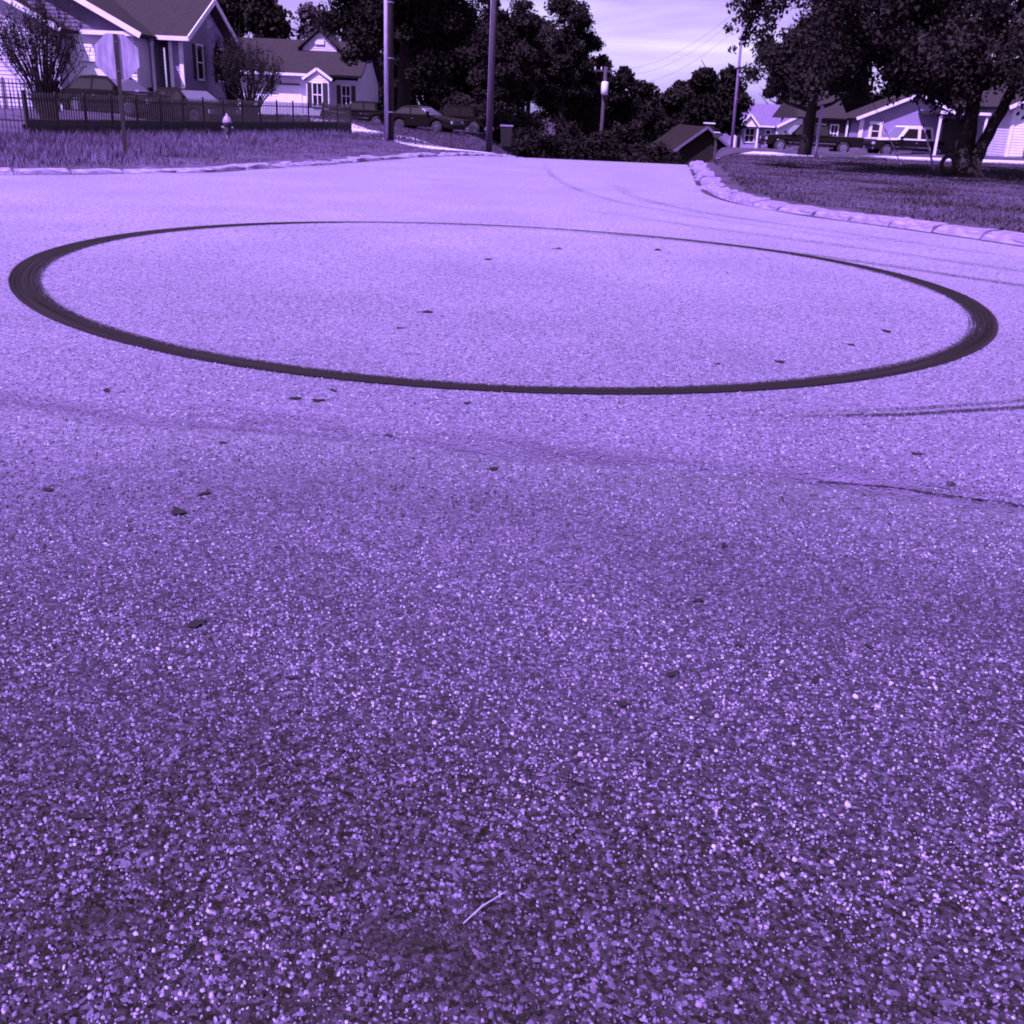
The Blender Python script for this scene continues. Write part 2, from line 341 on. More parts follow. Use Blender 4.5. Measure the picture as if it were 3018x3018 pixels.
# kerb stones
M_kerb_l = mat('gravelly_kerb_concrete', .35, .9, .45, 5, .6, 22, spec=.2, detail=8)
def stone_mesh(i, mk=None):
    bm = bmesh.new(); bmesh.ops.create_cube(bm, size=1); bmesh.ops.subdivide_edges(bm, edges=list(bm.edges), cuts=1, use_grid_fill=True)
    r = random.Random(50+i)
    for v in bm.verts:
        v.co.x += r.uniform(-.035, .035); v.co.y += r.uniform(-.06, .06); v.co.z += r.uniform(-.10, .10)
        if v.co.z > .3 and v.co.y < -.3: v.co.z -= .16; v.co.y += .1
    bmesh.ops.bevel(bm, geom=[e for e in bm.edges if e.calc_face_angle(0) > .6], offset=.05, segments=1, affect='EDGES')
    me = bpy.data.meshes.new('kerb_stone'); bm.to_mesh(me); bm.free(); me.materials.append(mk or M_kerb)
    for p in me.polygons: p.use_smooth = False
    return me
SM = [stone_mesh(i) for i in range(7)]; SML = [stone_mesh(i, M_kerb_l) for i in range(7)]
def kerb(K, side, ylo, yhi, xlo, length, wd, ht, jitter):
    root = bpy.data.objects.new('kerb', None); COL.objects.link(root); root['kind'] = 'structure'
    P = resample(K, length); r = random.Random(3)
    for a, b in zip(P[:-1], P[1:]):
        if not (ylo < a[1] < yhi and xlo[0] < a[0] < xlo[1]): continue
        d = (b-a); ln = np.hypot(*d); nrm = np.array((-d[1], d[0]))/ln*side; c = (a+b)/2+nrm*(wd*.42+r.uniform(-jitter, jitter))
        o = bpy.data.objects.new('kerb_stone', (SML if side > 0 else SM)[r.randrange(7)]); COL.objects.link(o); o.parent = root
        o.location = (c[0], c[1], Tz(*c)+ht*.5-.06+r.uniform(-.02, .015)); ang = math.atan2(d[1], d[0])+(0 if side > 0 else math.pi)
        o.rotation_euler = (r.uniform(-.04, .04), r.uniform(-.03, .03), ang+r.uniform(-.03, .03)); o.scale = (ln*r.uniform(.93, .985), wd*r.uniform(.85, 1.1), ht+.1)
kerb(KL, 1, 12, 60, (-26, 4), 1.05, .34, .10, .05)
kerb(KR, -1, 5, 62, (3, 14), .82, .43, .13, .05)

# ------------------------------------------------------------------ concrete strips
def slab(name, pts, wd, th, m, joint=None):
    root = bpy.data.objects.new(name, None); COL.objects.link(root); root['kind'] = 'structure'
    P = resample(pts, joint)
    for a, b in zip(P[:-1], P[1:]):
        d = (b-a)/np.hypot(*(b-a)); n_ = np.array((-d[1], d[0]))*wd/2; a2, b2 = a+d*.012, b-d*.012; mb = MB()
        q = [a2-n_, b2-n_, b2+n_, a2+n_]; top = [(p[0], p[1], Tz(*p)+th) for p in q]; bot = [(p[0], p[1], Tz(*p)-.1) for p in q]
        mb.v = bot+top; mb.f = [(3, 2, 1, 0), (4, 5, 6, 7), (0, 1, 5, 4), (1, 2, 6, 5), (2, 3, 7, 6), (3, 0, 4, 7)]
        mb.build('concrete_slab', m, root)
slab('driveway', [(-2.4, 41.5), (-5.5, 47.5), (-9.8, 56), (-15, 66)], 2.6, .125, M_conc, 3.0)
slab('pavement', [(8.6, 46.5), (15, 48.2), (24, 50.6), (36, 53.5)], 2.6, .16, M_conc, 1.8)

# ------------------------------------------------------------------ tyre marks
def rubber(name, v=.03, sc_=(.5, 15, 1)):
    m = bpy.data.materials.new(name); m.use_nodes = True; n, l, b = nodes_of(m); t = m.node_tree
    b.inputs['Base Color'].default_value = C(v); b.inputs['Roughness'].default_value = .85; b.inputs['Specular IOR Level'].default_value = .1
    uv = n.new('ShaderNodeUVMap'); mp_ = n.new('ShaderNodeMapping'); mp_.inputs['Scale'].default_value = sc_; l.new(uv.outputs[0], mp_.inputs[0])
    no = n.new('ShaderNodeTexNoise'); no.inputs['Scale'].default_value = 1.0; no.inputs['Detail'].default_value = 4; l.new(mp_.outputs[0], no.inputs[0])
    geo = n.new('ShaderNodeNewGeometry'); gn = n.new('ShaderNodeTexNoise'); gn.inputs['Scale'].default_value = 70; gn.inputs['Detail'].default_value = 2; l.new(geo.outputs['Position'], gn.inputs['Vector'])
    cr_ = n.new('ShaderNodeValToRGB'); cr_.color_ramp.elements[0].position = .35; cr_.color_ramp.elements[0].color = C(v*.6); cr_.color_ramp.elements[1].position = .72; cr_.color_ramp.elements[1].color = C(v*3.2); l.new(no.outputs[0], cr_.inputs[0]); l.new(cr_.outputs[0], b.inputs['Base Color'])
    a = n.new('ShaderNodeAttribute'); a.attribute_name = 'shade'
    s1 = n.new('ShaderNodeMath'); s1.operation = 'MULTIPLY_ADD'; l.new(no.outputs[0], s1.inputs[0]); s1.inputs[1].default_value = 2.2; s1.inputs[2].default_value = -1.1
    s2 = n.new('ShaderNodeMath'); s2.operation = 'MULTIPLY_ADD'; l.new(gn.outputs[0], s2.inputs[0]); s2.inputs[1].default_value = 2.0; s2.inputs[2].default_value = -1.0
    s3 = n.new('ShaderNodeMath'); l.new(s1.outputs[0], s3.inputs[0]); l.new(s2.outputs[0], s3.inputs[1])
    s4 = n.new('ShaderNodeMath'); l.new(s3.outputs[0], s4.inputs[0]); l.new(a.outputs['Fac'], s4.inputs[1])
    mr = n.new('ShaderNodeMapRange'); mr.interpolation_type = 'SMOOTHSTEP'; mr.inputs['From Min'].default_value = .12; mr.inputs['From Max'].default_value = .85; l.new(s4.outputs[0], mr.inputs[0])
    tr = n.new('ShaderNodeBsdfTransparent'); mx = n.new('ShaderNodeMixShader'); l.new(mr.outputs[0], mx.inputs[0]); l.new(tr.outputs[0], mx.inputs[1]); l.new(b.outputs[0], mx.inputs[2])
    l.new(mx.outputs[0], n['Material Output'].inputs[0]); return m
M_rub = rubber('burnt_rubber', .007)
def strip_mark(name, P, wd, den, label, m=M_rub, closed=False, prof=None, z=.009):
    P = np.array(P, float); n = len(P); d = np.gradient(P, axis=0)
    if closed: d = (np.roll(P, -1, 0)-np.roll(P, 1, 0))
    d /= np.linalg.norm(d, axis=1)[:, None]; nr = np.stack([-d[:, 1], d[:, 0]], 1); k = 13; vv = np.linspace(-.5, .5, k)
    wd = np.broadcast_to(wd, (n,)); den = np.broadcast_to(den, (n,))
    V = P[:, None]+nr[:, None]*(vv[None, :, None]*wd[:, None, None]); Z = T(V[..., 0], V[..., 1])+z; V = np.concatenate([V, Z[..., None]], -1).reshape(-1, 3)
    pr = prof(vv) if prof else np.clip(1.25-np.abs(vv*2)**3*1.1, 0, 1); sh = (den[:, None]*pr[None]).ravel()
    ii = np.arange(n if closed else n-1)[:, None]; j = np.arange(k-1)[None]; nx_ = (ii+1) % n
    Fq = np.stack([ii*k+j, nx_*k+j, nx_*k+j+1, ii*k+j+1], -1).reshape(-1, 4)
    me = mesh_np(name, V, Fq, shade=sh); uvl = me.uv_layers.new(name='UVMap')
    li = np.zeros(len(me.loops), np.int32); me.loops.foreach_get('vertex_index', li); s = np.concatenate([[0], np.cumsum(np.hypot(*np.diff(P, axis=0).T))])
    uvs = np.stack([s[li//k], vv[li % k]+.5], 1); uvl.data.foreach_set('uv', uvs.astype(np.float32).ravel())
    o = link(name, me, m); tag(o, label, 'skid mark'); return o
th = np.linspace(0, 2*math.pi, 420, endpoint=False); cf = [4.337, .0013, -.009, .0099, -.1083, .0137, .0673]
rr = cf[0]+cf[1]*np.cos(th)+cf[2]*np.sin(th)+cf[3]*np.cos(2*th)+cf[4]*np.sin(2*th)+cf[5]*np.cos(3*th)+cf[6]*np.sin(3*th)
ring = np.stack([-.228+rr*np.cos(th), 10.141+rr*np.sin(th)], 1)
deg = np.degrees(th)
wdt = np.interp(deg, [0, 40, 80, 110, 150, 180, 225, 270, 310, 360], [.27, .19, .15, .15, .26, .30, .24, .18, .20, .27])
den = np.interp(deg, [0, 30, 60, 90, 115, 130, 180, 300, 360], [.95, .85, .58, .48, .55, 1.0, 1.1, 1.02, .95])
strip_mark('skid_mark', ring, wdt, den, 'complete dark ring of burnt rubber on the asphalt', closed=True, prof=lambda v: np.interp(v, [-.5, -.44, -.05, .3, .5], [.35, 1.25, 1.15, .62, .15]))
def arc(cx, cy, r_, a0, a1, n=120): t = np.radians(np.linspace(a0, a1, n)); return np.stack([cx+r_*np.cos(t), cy+r_*np.sin(t)], 1)
fade = lambda n, a: a*np.clip(np.minimum(np.arange(n), np.arange(n)[::-1])/(n*.25), 0, 1)
strip_mark('skid_mark', np.stack([np.linspace(1.1, 5.2, 90), np.interp(np.linspace(1.1, 5.2, 90), [1.1, 1.52, 2.13, 2.95, 5.2], [5.38, 5.4, 5.52, 5.81, 7.1])], 1), .05, fade(90, .62), 'thin faint curved tyre line on asphalt just outside the ring', z=.010)
strip_mark('skid_mark', np.stack([np.linspace(1.3, 5.2, 90), np.interp(np.linspace(1.3, 5.2, 90), [1.3, 1.52, 2.13, 2.95, 5.2], [5.45, 5.48, 5.62, 5.93, 7.26])], 1), .035, fade(90, .5), 'thinner of two parallel faint tyre lines outside the ring', z=.011)
far_labels = ['faint tyre streak running beside the far side of the ring', 'broad grey tyre smear curving towards the broken kerb', 'pale tyre streak curving round the corner close to the kerb', 'thin tyre streak bending into the road over the crest']
for k, (pts, wd, dn) in enumerate([([(-1, 14.3), (1.2, 14.0), (2.6, 13.3), (4.2, 12.0), (6.5, 9.2)], .22, .5), ([(.8, 17.5), (2.2, 15.8), (4.0, 13.9), (6.8, 10.8)], .3, .38), ([(1.9, 24), (2.1, 20), (3.0, 17.6), (5.2, 14.7), (7.2, 12)], .3, .34), ([(.5, 33), (.6, 25), (1.4, 19.5), (3.0, 16.4), (6.0, 13)], .2, .31)]):
    P = resample(pts, .12); strip_mark('skid_mark', P, wd, fade(len(P), dn-.09)**1.3, far_labels[k], z=.012+.002*k)

# ------------------------------------------------------------------ grass
def blades(name, x, y, h, wd, m, shade, lean=.5, z0=None):
    n = len(x); a = rng.random(n)*6.283; la = rng.random(n)*6.283; z = (T(x, y)+.085 if z0 is None else z0)
    hx, hy = np.cos(a)*wd/2, np.sin(a)*wd/2; ll = h*lean*rng.random(n)
    b0 = np.stack([x-hx, y-hy, z], 1); b1 = np.stack([x+hx, y+hy, z], 1)
    mx_, my_ = x+np.cos(la)*ll*.35, y+np.sin(la)*ll*.35
    m0 = np.stack([mx_-hx*.7, my_-hy*.7, z+h*.6], 1); m1 = np.stack([mx_+hx*.7, my_+hy*.7, z+h*.6], 1); tp = np.stack([x+np.cos(la)*ll, y+np.sin(la)*ll, z+h], 1)
    V = np.stack([b0, b1, m1, m0, tp], 1).reshape(-1, 3); o = np.arange(n)[:, None]*5
    F3 = np.concatenate([o+np.array([0, 1, 2]), o+np.array([0, 2, 3]), o+np.array([3, 2, 4])])
    return link(name, mesh_np(name, V, F3, shade=np.repeat(shade, 5)), m, kind='stuff')
def fbm(x, y, s):
    return .5+.25*(np.sin(x*s+1.3*np.sin(y*s*.7))+np.sin(y*s*1.31+1.7*np.sin(x*s*.53+2)))
n = 240000; y = 15+40*rng.random(n)**1.3; x = -26+34*rng.random(n); dl = left_of(x, y); fs = (x-FA[0])*FN[0]+(y-FA[1])*FN[1]
ok = (dl > .42+.35*fbm(x, y, 3.1)) & (fs < .4+4*(y < 30)) & (rng.random(n) < .35+.65*fbm(x, y, 1.9)); x, y, dl, fs = x[ok], y[ok], dl[ok], fs[ok]
tall = sst(-9.5, -1.5, fs)*0+np.clip(1.2-np.abs(fs+1.4)/2.4, 0, 1)*np.clip((-6.2-x)/3, 0, 1)+.75*np.clip((-6.6-x)/3, 0, 1)*np.clip(dl/2.5, 0, 1)
h = (.035+.05*rng.random(len(x)))+np.clip(tall, 0, 1.1)*(.08+.20*rng.random(len(x))**1.5)
tag(blades('grass', x, y, h, (.012+.008*rng.random(len(x))), M_grass_l, np.clip(.22+.78*rng.random(len(x))*fbm(x, y, 1.1)*1.4, 0, 1), .7), 'dry pale grass, tall by the iron fence and sign', 'grass')
n = 26000; y = 44+24*rng.random(n); x = -13+13*rng.random(n); dl = left_of(x, y); fs = (x-FA[0])*FN[0]+(y-FA[1])*FN[1]; ok = (dl > .5) & (fs < 7); x, y = x[ok], y[ok]
tag(blades('grass', x, y, .05+.09*rng.random(len(x)), .025+.012*rng.random(len(x)), M_grass, np.clip(rng.random(len(x)), 0, 1), .8), 'sparse grass on the yard around the concrete driveway', 'grass')
n = 260000; y = 10+38*rng.random(n)**1.25; x = 2+28*rng.random(n); dr = right_of(x, y)
ok = (dr > .62+.25*fbm(x, y, 2.7)) & (y < 46.5+.2*(x-7)) & (rng.random(n) < .3+.7*fbm(x, y, 1.6)); x, y, dr = x[ok], y[ok], dr[ok]
h = .03+.05*rng.random(len(x))+.09*np.clip(1.3-dr, 0, 1)*rng.random(len(x))
tag(blades('grass', x, y, h, .02+.012*rng.random(len(x)), M_grass, np.clip(rng.random(len(x))*fbm(x, y, 1.3)*1.5, 0, 1), .9), 'short dark lawn grass below the big tree', 'grass')

# ------------------------------------------------------------------ plants
def crown_mesh(name, clumps, n, size, m_shade=(0, 1), droop=.0, spread=1., flat=.75, core_f=.10):
    """leaf-shaped faces scattered in clumps; clumps: (k,4) x,y,z,r"""
    cl = np.asarray(clumps); wgt = cl[:, 3]**2; idx = rng.choice(len(cl), n, p=wgt/wgt.sum())
    d = rng.normal(size=(n, 3)); d /= np.linalg.norm(d, axis=1)[:, None]; r_ = cl[idx, 3]*(rng.random(n)**.42)*spread
    p = cl[idx, :3]+d*r_[:, None]*np.array([1, 1, flat])
    u = rng.normal(size=(n, 3)); u[:, 2] = u[:, 2]*(1-droop)-droop*1.6; u /= np.linalg.norm(u, axis=1)[:, None]
    v = np.cross(u, rng.normal(size=(n, 3))); v /= np.linalg.norm(v, axis=1)[:, None]+1e-9
    s = size*(.6+.8*rng.random(n))[:, None]; core = rng.random(n) < core_f; s[core] *= 2.6; p[core] = cl[idx[core], :3]+(p[core]-cl[idx[core], :3])*.55; bend = np.cross(u, v)*s*.25
    V = np.stack([p-u*s*.5, p+v*s*.32+bend*.6, p+u*s*.5+bend*.2, p-v*s*.32+bend*.6], 1).reshape(-1, 3)
    cs = rng.random(len(cl))[idx]; sh = np.clip(.5*cs+.5*rng.random(n), 0, 1)
    return mesh_np(name, V, np.arange(4*n).reshape(-1, 4), shade=np.repeat(sh, 4))
def clumps_in(c, rad, k, rmin, rmax, low=-.8):
    o = []
    while len(o) < k:
        d = rng.normal(size=3); d /= np.linalg.norm(d)
        if d[2] < low: continue
        f = rng.random()**.45*(.86+.2*rng.random()); o.append((*(np.array(c)+d*f*np.array(rad)), rmin+(rmax-rmin)*rng.random()))
    return o
def tree(name, label, x, y, top, rx, crown_lo, n, size, m, k=38, r=(.8, 1.6), group=None, trunk_r=.22, shape=1., lean=0, cat='tree', flat=.75, ry=None):
    z0 = Tz(x, y)-.15; root = thing(name, label, cat, (x, y, z0), 0, group); hc = (top+crown_lo)/2-z0; rz = (top-crown_lo)/2
    mb = MB(); pts = [(0, 0, 0), (.05, 0, hc*.35), (.1+lean*.4, .05, hc*.8), (lean, 0, hc+rz*.6)]
    mb.tube(pts, [trunk_r*1.35, trunk_r, trunk_r*.75, trunk_r*.2], 9)
    for q in range(7):
        a = q*2.4+rng.random(); hb = hc*.5+rng.random()*rz*.9; e = (lean+math.cos(a)*rx*.7, math.sin(a)*rx*.7, hb+rz*.45)
        mb.tube([(.08, 0, hb), (e[0]*.5, e[1]*.5, hb+rz*.15), e], [trunk_r*.42, trunk_r*.28, trunk_r*.08], 6)
    mb.build('trunk', M_bark, root, True)
    ry = ry or rx
    cl = clumps_in((lean, 0, hc), (rx*.86, ry*.86, rz*.88), k, *r)
    cl = [(cx_*(1-(shape-1)*max(0, (cz-hc)/rz)*.6), cy_*(1-(shape-1)*max(0, (cz-hc)/rz)*.6), cz, cr_) for cx_, cy_, cz, cr_ in cl]
    link('crown', crown_mesh('crown', cl, n, size, flat=flat), m, root); return root
# the trees down the road and behind the houses
G_BG = 'trees beyond the crest of the road'
tree('evergreen_tree', 'broad dense black-green tree behind the pale pole, hiding half a house', -7.6, 66, 13.5, 5.25, 1.0, 66000, .21, M_leaf, 130, (.7, 1.35), None, .36, 1.15)
tree('roadside_tree', 'tall dark tree with ragged top behind the brown pole', -1.9, 82, 10.6, 3.0, -1.6, 25000, .2, M_leaf_b, 95, (.4, 1.0), G_BG, .3)
tree('roadside_tree', 'tallest loose-leaved tree on the road side, sky showing through its top', 2.4, 88, 11.4, 3.2, -1.4, 24000, .2, M_leaf_b, 105, (.35, .95), G_BG, .3)
tree('roadside_tree', 'slim tree beside the tallest tree, leaning over the street', 4.4, 90, 8.2, 2.1, -2.0, 13000, .2, M_leaf_b, 48, (.4, .9), G_BG, .22)
tree('roadside_tree', 'small round-topped tree right behind the transformer pole', 6.1, 98, 6.9, 2.3, -2.5, 7000, .34, M_leaf, 30, (.7, 1.2), G_BG, .22)
tree('roadside_tree', 'narrow pointed tree just beyond the transformer pole', 8.3, 100, 6.4, 1.5, -2.5, 5000, .34, M_leaf, 22, (.55, 1.0), G_BG, .2, 1.5)
tree('roadside_tree', 'low rounded tree at the dip in the tree line', 10.6, 108, 4.9, 2.4, -3, 6500, .36, M_leaf, 30, (.7, 1.2), G_BG, .2)
tree('roadside_tree', 'far tree standing alone beyond the low dark roof', 15.3, 115, 6.1, 2.6, -3, 7500, .38, M_leaf_b, 32, (.7, 1.3), G_BG, .22)
tree('roadside_tree', 'dense dark tree left of the steel street pole', 15.0, 88, 6.6, 2.6, -1.2, 8500, .36, M_leaf, 36, (.7, 1.3), G_BG, .24)
tree('roadside_tree', 'dark tree behind the steel street pole and hipped house', 22.5, 134, 8.2, 4.0, -2.5, 11000, .36, M_leaf, 36, (.8, 1.5), G_BG, .24)
for lab, x_, y_, top_, rx_, lo_, n_, mt in [
    ('dark tree rising behind the roof of the gabled house', -23.0, 86, 11.5, 3.4, 1, 8500, M_leaf_b),
    ('dark slim tree between the two houses', -19.8, 84, 10.4, 1.7, 1.0, 4200, M_leaf_b),
    ('pale thin-leaved tree with sky showing through, behind the far house', -18.3, 95, 9.2, 2.3, 2.0, 2300, M_leaf_l),
    ('pale see-through tree beside the dense black-green tree', -15.4, 97, 8.6, 1.8, 2.0, 1700, M_leaf_l),
    ('tall tree behind the house with front gable, above its ridge', 31.5, 138, 9.5, 4.4, -1.0, 9000, M_leaf),
    ('wide tree behind the white-sided house', 33.5, 100, 9.5, 4.8, -.5, 9000, M_leaf_b),
    ('wide tree beyond the gap between the two pickup trucks and house', 37.0, 132, 9.5, 4.6, -1.0, 8000, M_leaf),
    ('thick tree closing the view beside the white-sided house', 39.5, 96, 11, 5, -.5, 8000, M_leaf_b)]:
    tree('garden_tree', lab, x_, y_, top_, rx_, lo_, n_, .36, mt, 30, (.6, 1.4), 'trees behind the houses', .25)
for lab, x_, y_, top_, rx_, lo_ in [('broad tree closing the gap between the dense tree and ragged tree', -4.4, 98, 11.8, 3.4, -1.2), ('broad tree filling the gap behind the brown pole', -.2, 104, 11.0, 3.2, -2.0), ('broad low tree behind the slim leaning tree', 5.6, 112, 6.0, 3.4, -3.5), ('low tree far down the road under the dip of the tree line', 12.6, 124, 3.9, 3.2, -4.5), ('far tree right of the lone tree beyond the low roof', 18.6, 126, 4.6, 2.8, -3.5), ('hedge-like tree behind the sedan with bright windscreen', -9.8, 90, 8.2, 3.2, -1.0), ('wide dark tree behind the black pickup between the poles', -5.8, 91, 7.6, 3.3, -1.2), ('low dark tree behind the dark truck by the fence', -14.0, 100, 4.6, 3.2, -1.0)]:
    tree('roadside_tree', lab, x_, y_, top_, rx_, lo_, 12500, .28, M_leaf_b if x_ > 5 else M_leaf, 64, (.8, 1.5), G_BG, .22)
# bushes at the bottom of the road
bl = ['low bush behind the wheeled bin', 'bush at the foot of the tallest tree', 'bush beneath the transformer on its pole', 'low bush just left of the low dark roof', 'bush behind the parked dark truck cab', 'thick bush beyond the crest between the brown and transformer poles', 'wide bush under the tall ragged-topped tree', 'bush behind the steel street pole']
for lab, x_, y_, top_, rx_ in zip(bl, (.5, 3.2, 7.2, 8.0, -5.0, 4.0, -1.0, 13.6), (62, 76, 84, 66, 84, 66, 70, 84), (.7, 1.9, 1.2, -.2, 2.2, .5, 1.6, 1.2), (1.6, 2.4, 2.6, 1.5, 2.6, 2.0, 2.4, 1.6)):
    z_ = Tz(x_, y_); tree('bush', lab, x_, y_, top_, rx_, min(z_-.2, top_-1.6), 6500, .2, M_leaf_b if rx_ > 2 else M_leaf, 40, (.4, .85), 'bushes beyond the crest', .08, cat='bush')
# second tree on the right-hand lawn
tree('lawn_tree', 'smaller round-crowned tree with straight trunk by the concrete pavement', 11.75, 46.3, 5.6, 3.1, 1.75, 27000, .13, M_leaf_b, 70, (.45, .85), None, .24)
# the big tree with two trunks
root = thing('shade_tree', 'big spreading tree with two forked trunks on the lawn', 'tree', (13.5, 33.4, Tz(13.5, 33.4)+.02))
def limb(mb, pts, r0, r1, k=12):
    P = [Vector(p) for p in pts]; q = []
    for i in range(len(P)-1):
        for s in range(4): q.append(P[i].lerp(P[i+1], s/4)+Vector((rng.normal(0, .02), rng.normal(0, .02), 0)))
    q.append(P[-1]); mb.tube(q, [r0+(r1-r0)*(i/(len(q)-1))**.8 for i in range(len(q))], k)
mb = MB()
mb.tube([(0, 0, -.1), (0, 0, .1), (-.01, 0, .3), (0, 0, .7)], [.72, .56, .44, .36], 14)
limb(mb, [(-.14, 0, .3), (-.2, .05, 1.3), (-.16, .05, 2.6), (-.3, .1, 5.5), (-.5, .2, 9)], .29, .09)
limb(mb, [(.16, 0, .25), (.34, -.02, 1.0), (.78, -.1, 2.3), (1.2, -.2, 4.2), (2.0, -.3, 8.5)], .24, .08)
limb(mb, [(.02, .1, .5), (.03, .25, 1.4), (.1, .5, 3.0), (.3, 1.2, 7)], .22, .06)
for a, z_, ln, rise in [(2.9, 3.2, 5.6, 2.6), (3.5, 4.0, 6.0, 2.0), (2.4, 4.6, 5.0, 3), (4.3, 3.8, 5.0, 2.4), (5.2, 4.2, 5.0, 2.4), (.3, 4.8, 5.2, 2.4), (1.2, 5.2, 5.2, 3), (3.1, 6.0, 4.5, 3), (5.8, 6.0, 4.5, 3)]:
    e = (math.cos(a)*ln, math.sin(a)*ln, z_+rise); limb(mb, [(-.2+.2*math.cos(a), .1*math.sin(a), z_), (e[0]*.5, e[1]*.5, z_+rise*.75), e], .15, .03, 8)
mb.build('trunk', M_bark, root, True)
cl = [c for c in clumps_in((1.4, 0, 6.6), (7.2, 6.6, 5.2), 235, .55, 1.05, -.75)]
for a in np.linspace(1.6, 5.6, 42):                                   # hanging skirts of foliage
    rr_ = 3.4+3.6*rng.random(); zb = 1.95+.28*rr_*rng.random()+.9*rng.random(); cl.append((1.2+rr_*math.cos(a), rr_*math.sin(a), zb+.7, .5+.45*rng.random()))
for q in range(46): cl.append((-2.5+8.5*rng.random(), -4.2+6*rng.random(), 2.3+2.0*rng.random(), .5+.4*rng.random()))
for q in range(60): cl.append((-5.2+5.0*rng.random(), -2.0+4.5*rng.random(), 2.35+2.4*rng.random(), .4+.4*rng.random()))
sprays = []
for q in range(20):                                                   # thin hanging sprays against the sky
    sx_, sy_, sz_ = -4.6-2.9*rng.random(), -2.5+3.5*rng.random(), 4.2+2.0*rng.random()
    for t in range(5): sprays.append((sx_-.16*t+.1*rng.normal(), sy_+.1*rng.normal(), sz_-.26*t, .34-.045*t))
link('leaf_spray', crown_mesh('leaf_spray', sprays, 4600, .13, droop=.6, flat=1.0, core_f=0), M_leaf_b, root)
link('crown', crown_mesh('crown', cl, 120000, .13, droop=.55, flat=.9, core_f=.03), M_leaf_b, root)

# bare-stemmed upright shrubs behind the fence
def shrub(label, x, y, ht, wd, nst, nl, seed, leaf=.07):
    global rng
    keep = rng; rng = np.random.default_rng(seed); z0 = Tz(x, y); root = thing('shrub', label, 'shrub', (x, y, z0), 0, 'upright bare shrubs behind the iron fence'); mb = MB(); tips = []
    for i in range(nst):
        a = rng.random()*6.283; f = rng.random()**.6; e = np.array((math.cos(a)*wd*f, math.sin(a)*wd*f*.8, ht*(.62+.38*rng.random())*(1-.22*f)))
        b = np.array((math.cos(a)*.12*f, math.sin(a)*.12*f, 0)); mid = b+(e-b)*np.array((.34, .34, .5))+rng.normal(0, .05, 3); m2 = b+(e-b)*np.array((.72, .72, .78))+rng.normal(0, .05, 3)
        mb.tube([b, mid, m2, e], [.032, .022, .014, .006], 4, False)
        for q in range(5):
            t = .4+.6*rng.random(); s = mid+(e-mid)*t; d = rng.normal(0, .16, 3); d[2] = .25+.35*rng.random(); mb.tube([s, s+d*.6+np.array((0, 0, .05)), s+d*1.4], [.009, .007, .003], 3, False); tips.append(s+d*rng.random()*1.3); tips.append(s)
    mb.build('stem', M_twig, root)
    tp = np.array(tips); cl = np.column_stack([tp, np.full(len(tp), .13)]); link('foliage', crown_mesh('foliage', cl, int(nl*.7), leaf, flat=1.2, core_f=0), M_leaf_b, root); rng = keep
shrub('tallest upright shrub with fanning stems, before the pale house wall', -16.55, 37.5, 4.5, 1.65, 110, 5200, 1)
shrub('wide leafy upright shrub between the parked sedan and the next house', -12.65, 49.5, 3.5, 1.75, 80, 4200, 2, .09)
shrub('smaller upright shrub at the end wall of the gabled house', -13.9, 51.5, 4.1, .95, 55, 2600, 3, .09)

# ------------------------------------------------------------------ fences
def iron_fence(a, b, h, nspan, per, label, group=None, puppy=True, pw=.029, post=.055):
    a = np.array(a); b = np.array(b); ln = np.hypot(*(b-a)); ang = math.atan2(b[1]-a[1], b[0]-a[0]); root = thing('iron_fence', label, 'fence', (a[0], a[1], 0), ang, group)
    def zat(s): p = a+(b-a)*s/ln; return Tz(*p)+.06
    sp = ln/nspan
    pm = MB().box(-post/2, post/2, -post/2, post/2, -.15, h+.06).poly([(-.04, -.04, h+.06), (.04, -.04, h+.06), (.04, .04, h+.06), (-.04, .04, h+.06)]).mesh('post'); pm.materials.append(M_iron)
    pk = MB().box(-pw/2, pw/2, -pw/2, pw/2, .05, h-.03); tp = [(-pw/2, -pw/2, h-.03), (pw/2, -pw/2, h-.03), (pw/2, pw/2, h-.03), (-pw/2, pw/2, h-.03)]
    for q in range(4): pk.poly([tp[q], tp[(q+1) % 4], (0, 0, h+.02)])
    pkm = pk.mesh('picket'); pkm.materials.append(M_iron)
    pp = MB().box(-pw/2, pw/2, -pw/2, pw/2, .05, h*.42); tp = [(p[0], p[1], h*.42) for p in tp]
    for q in range(4): pp.poly([tp[q], tp[(q+1) % 4], (0, 0, h*.45)])
    ppm = pp.mesh('short_picket'); ppm.materials.append(M_iron)
    def put(nm, me, s):
        o = bpy.data.objects.new(nm, me); COL.objects.link(o); o.parent = root; o.location = (s, 0, zat(s))
    for i in range(nspan+1): put('post', pm, i*sp)
    for i in range(nspan):
        for j in range(per):
            put('picket', pkm, i*sp+(j+.5)*sp/per)
            if puppy: put('short_picket', ppm, i*sp+(j+.99)*sp/per)
    for zr in (.12, h*.40, h-.16):
        mb = MB()
        for i in range(nspan): mb.bar((i*sp, 0, zat(i*sp)+zr), ((i+1)*sp, 0, zat((i+1)*sp)+zr), .03, .035)
        mb.build('rail', M_iron, root)
    return root
iron_fence(FA, FB, 1.30, 16, 11, 'long black iron picket fence running back behind the tall grass')
iron_fence((-18.3, 30.6), (-14.76, 31.95), 1.30, 2, 9, 'open-spaced iron fence panel with short pickets between, joining the long fence', pw=.024)
iron_fence((-26, 41.5), (-18.2, 42.3), 1.1, 4, 14, 'farther iron fence below the pale sided wall', puppy=False)
iron_fence((27.9, 61.5), (33.5, 62.0), 1.15, 3, 10, 'dark iron fence in front of the white-sided house', puppy=False, pw=.03)

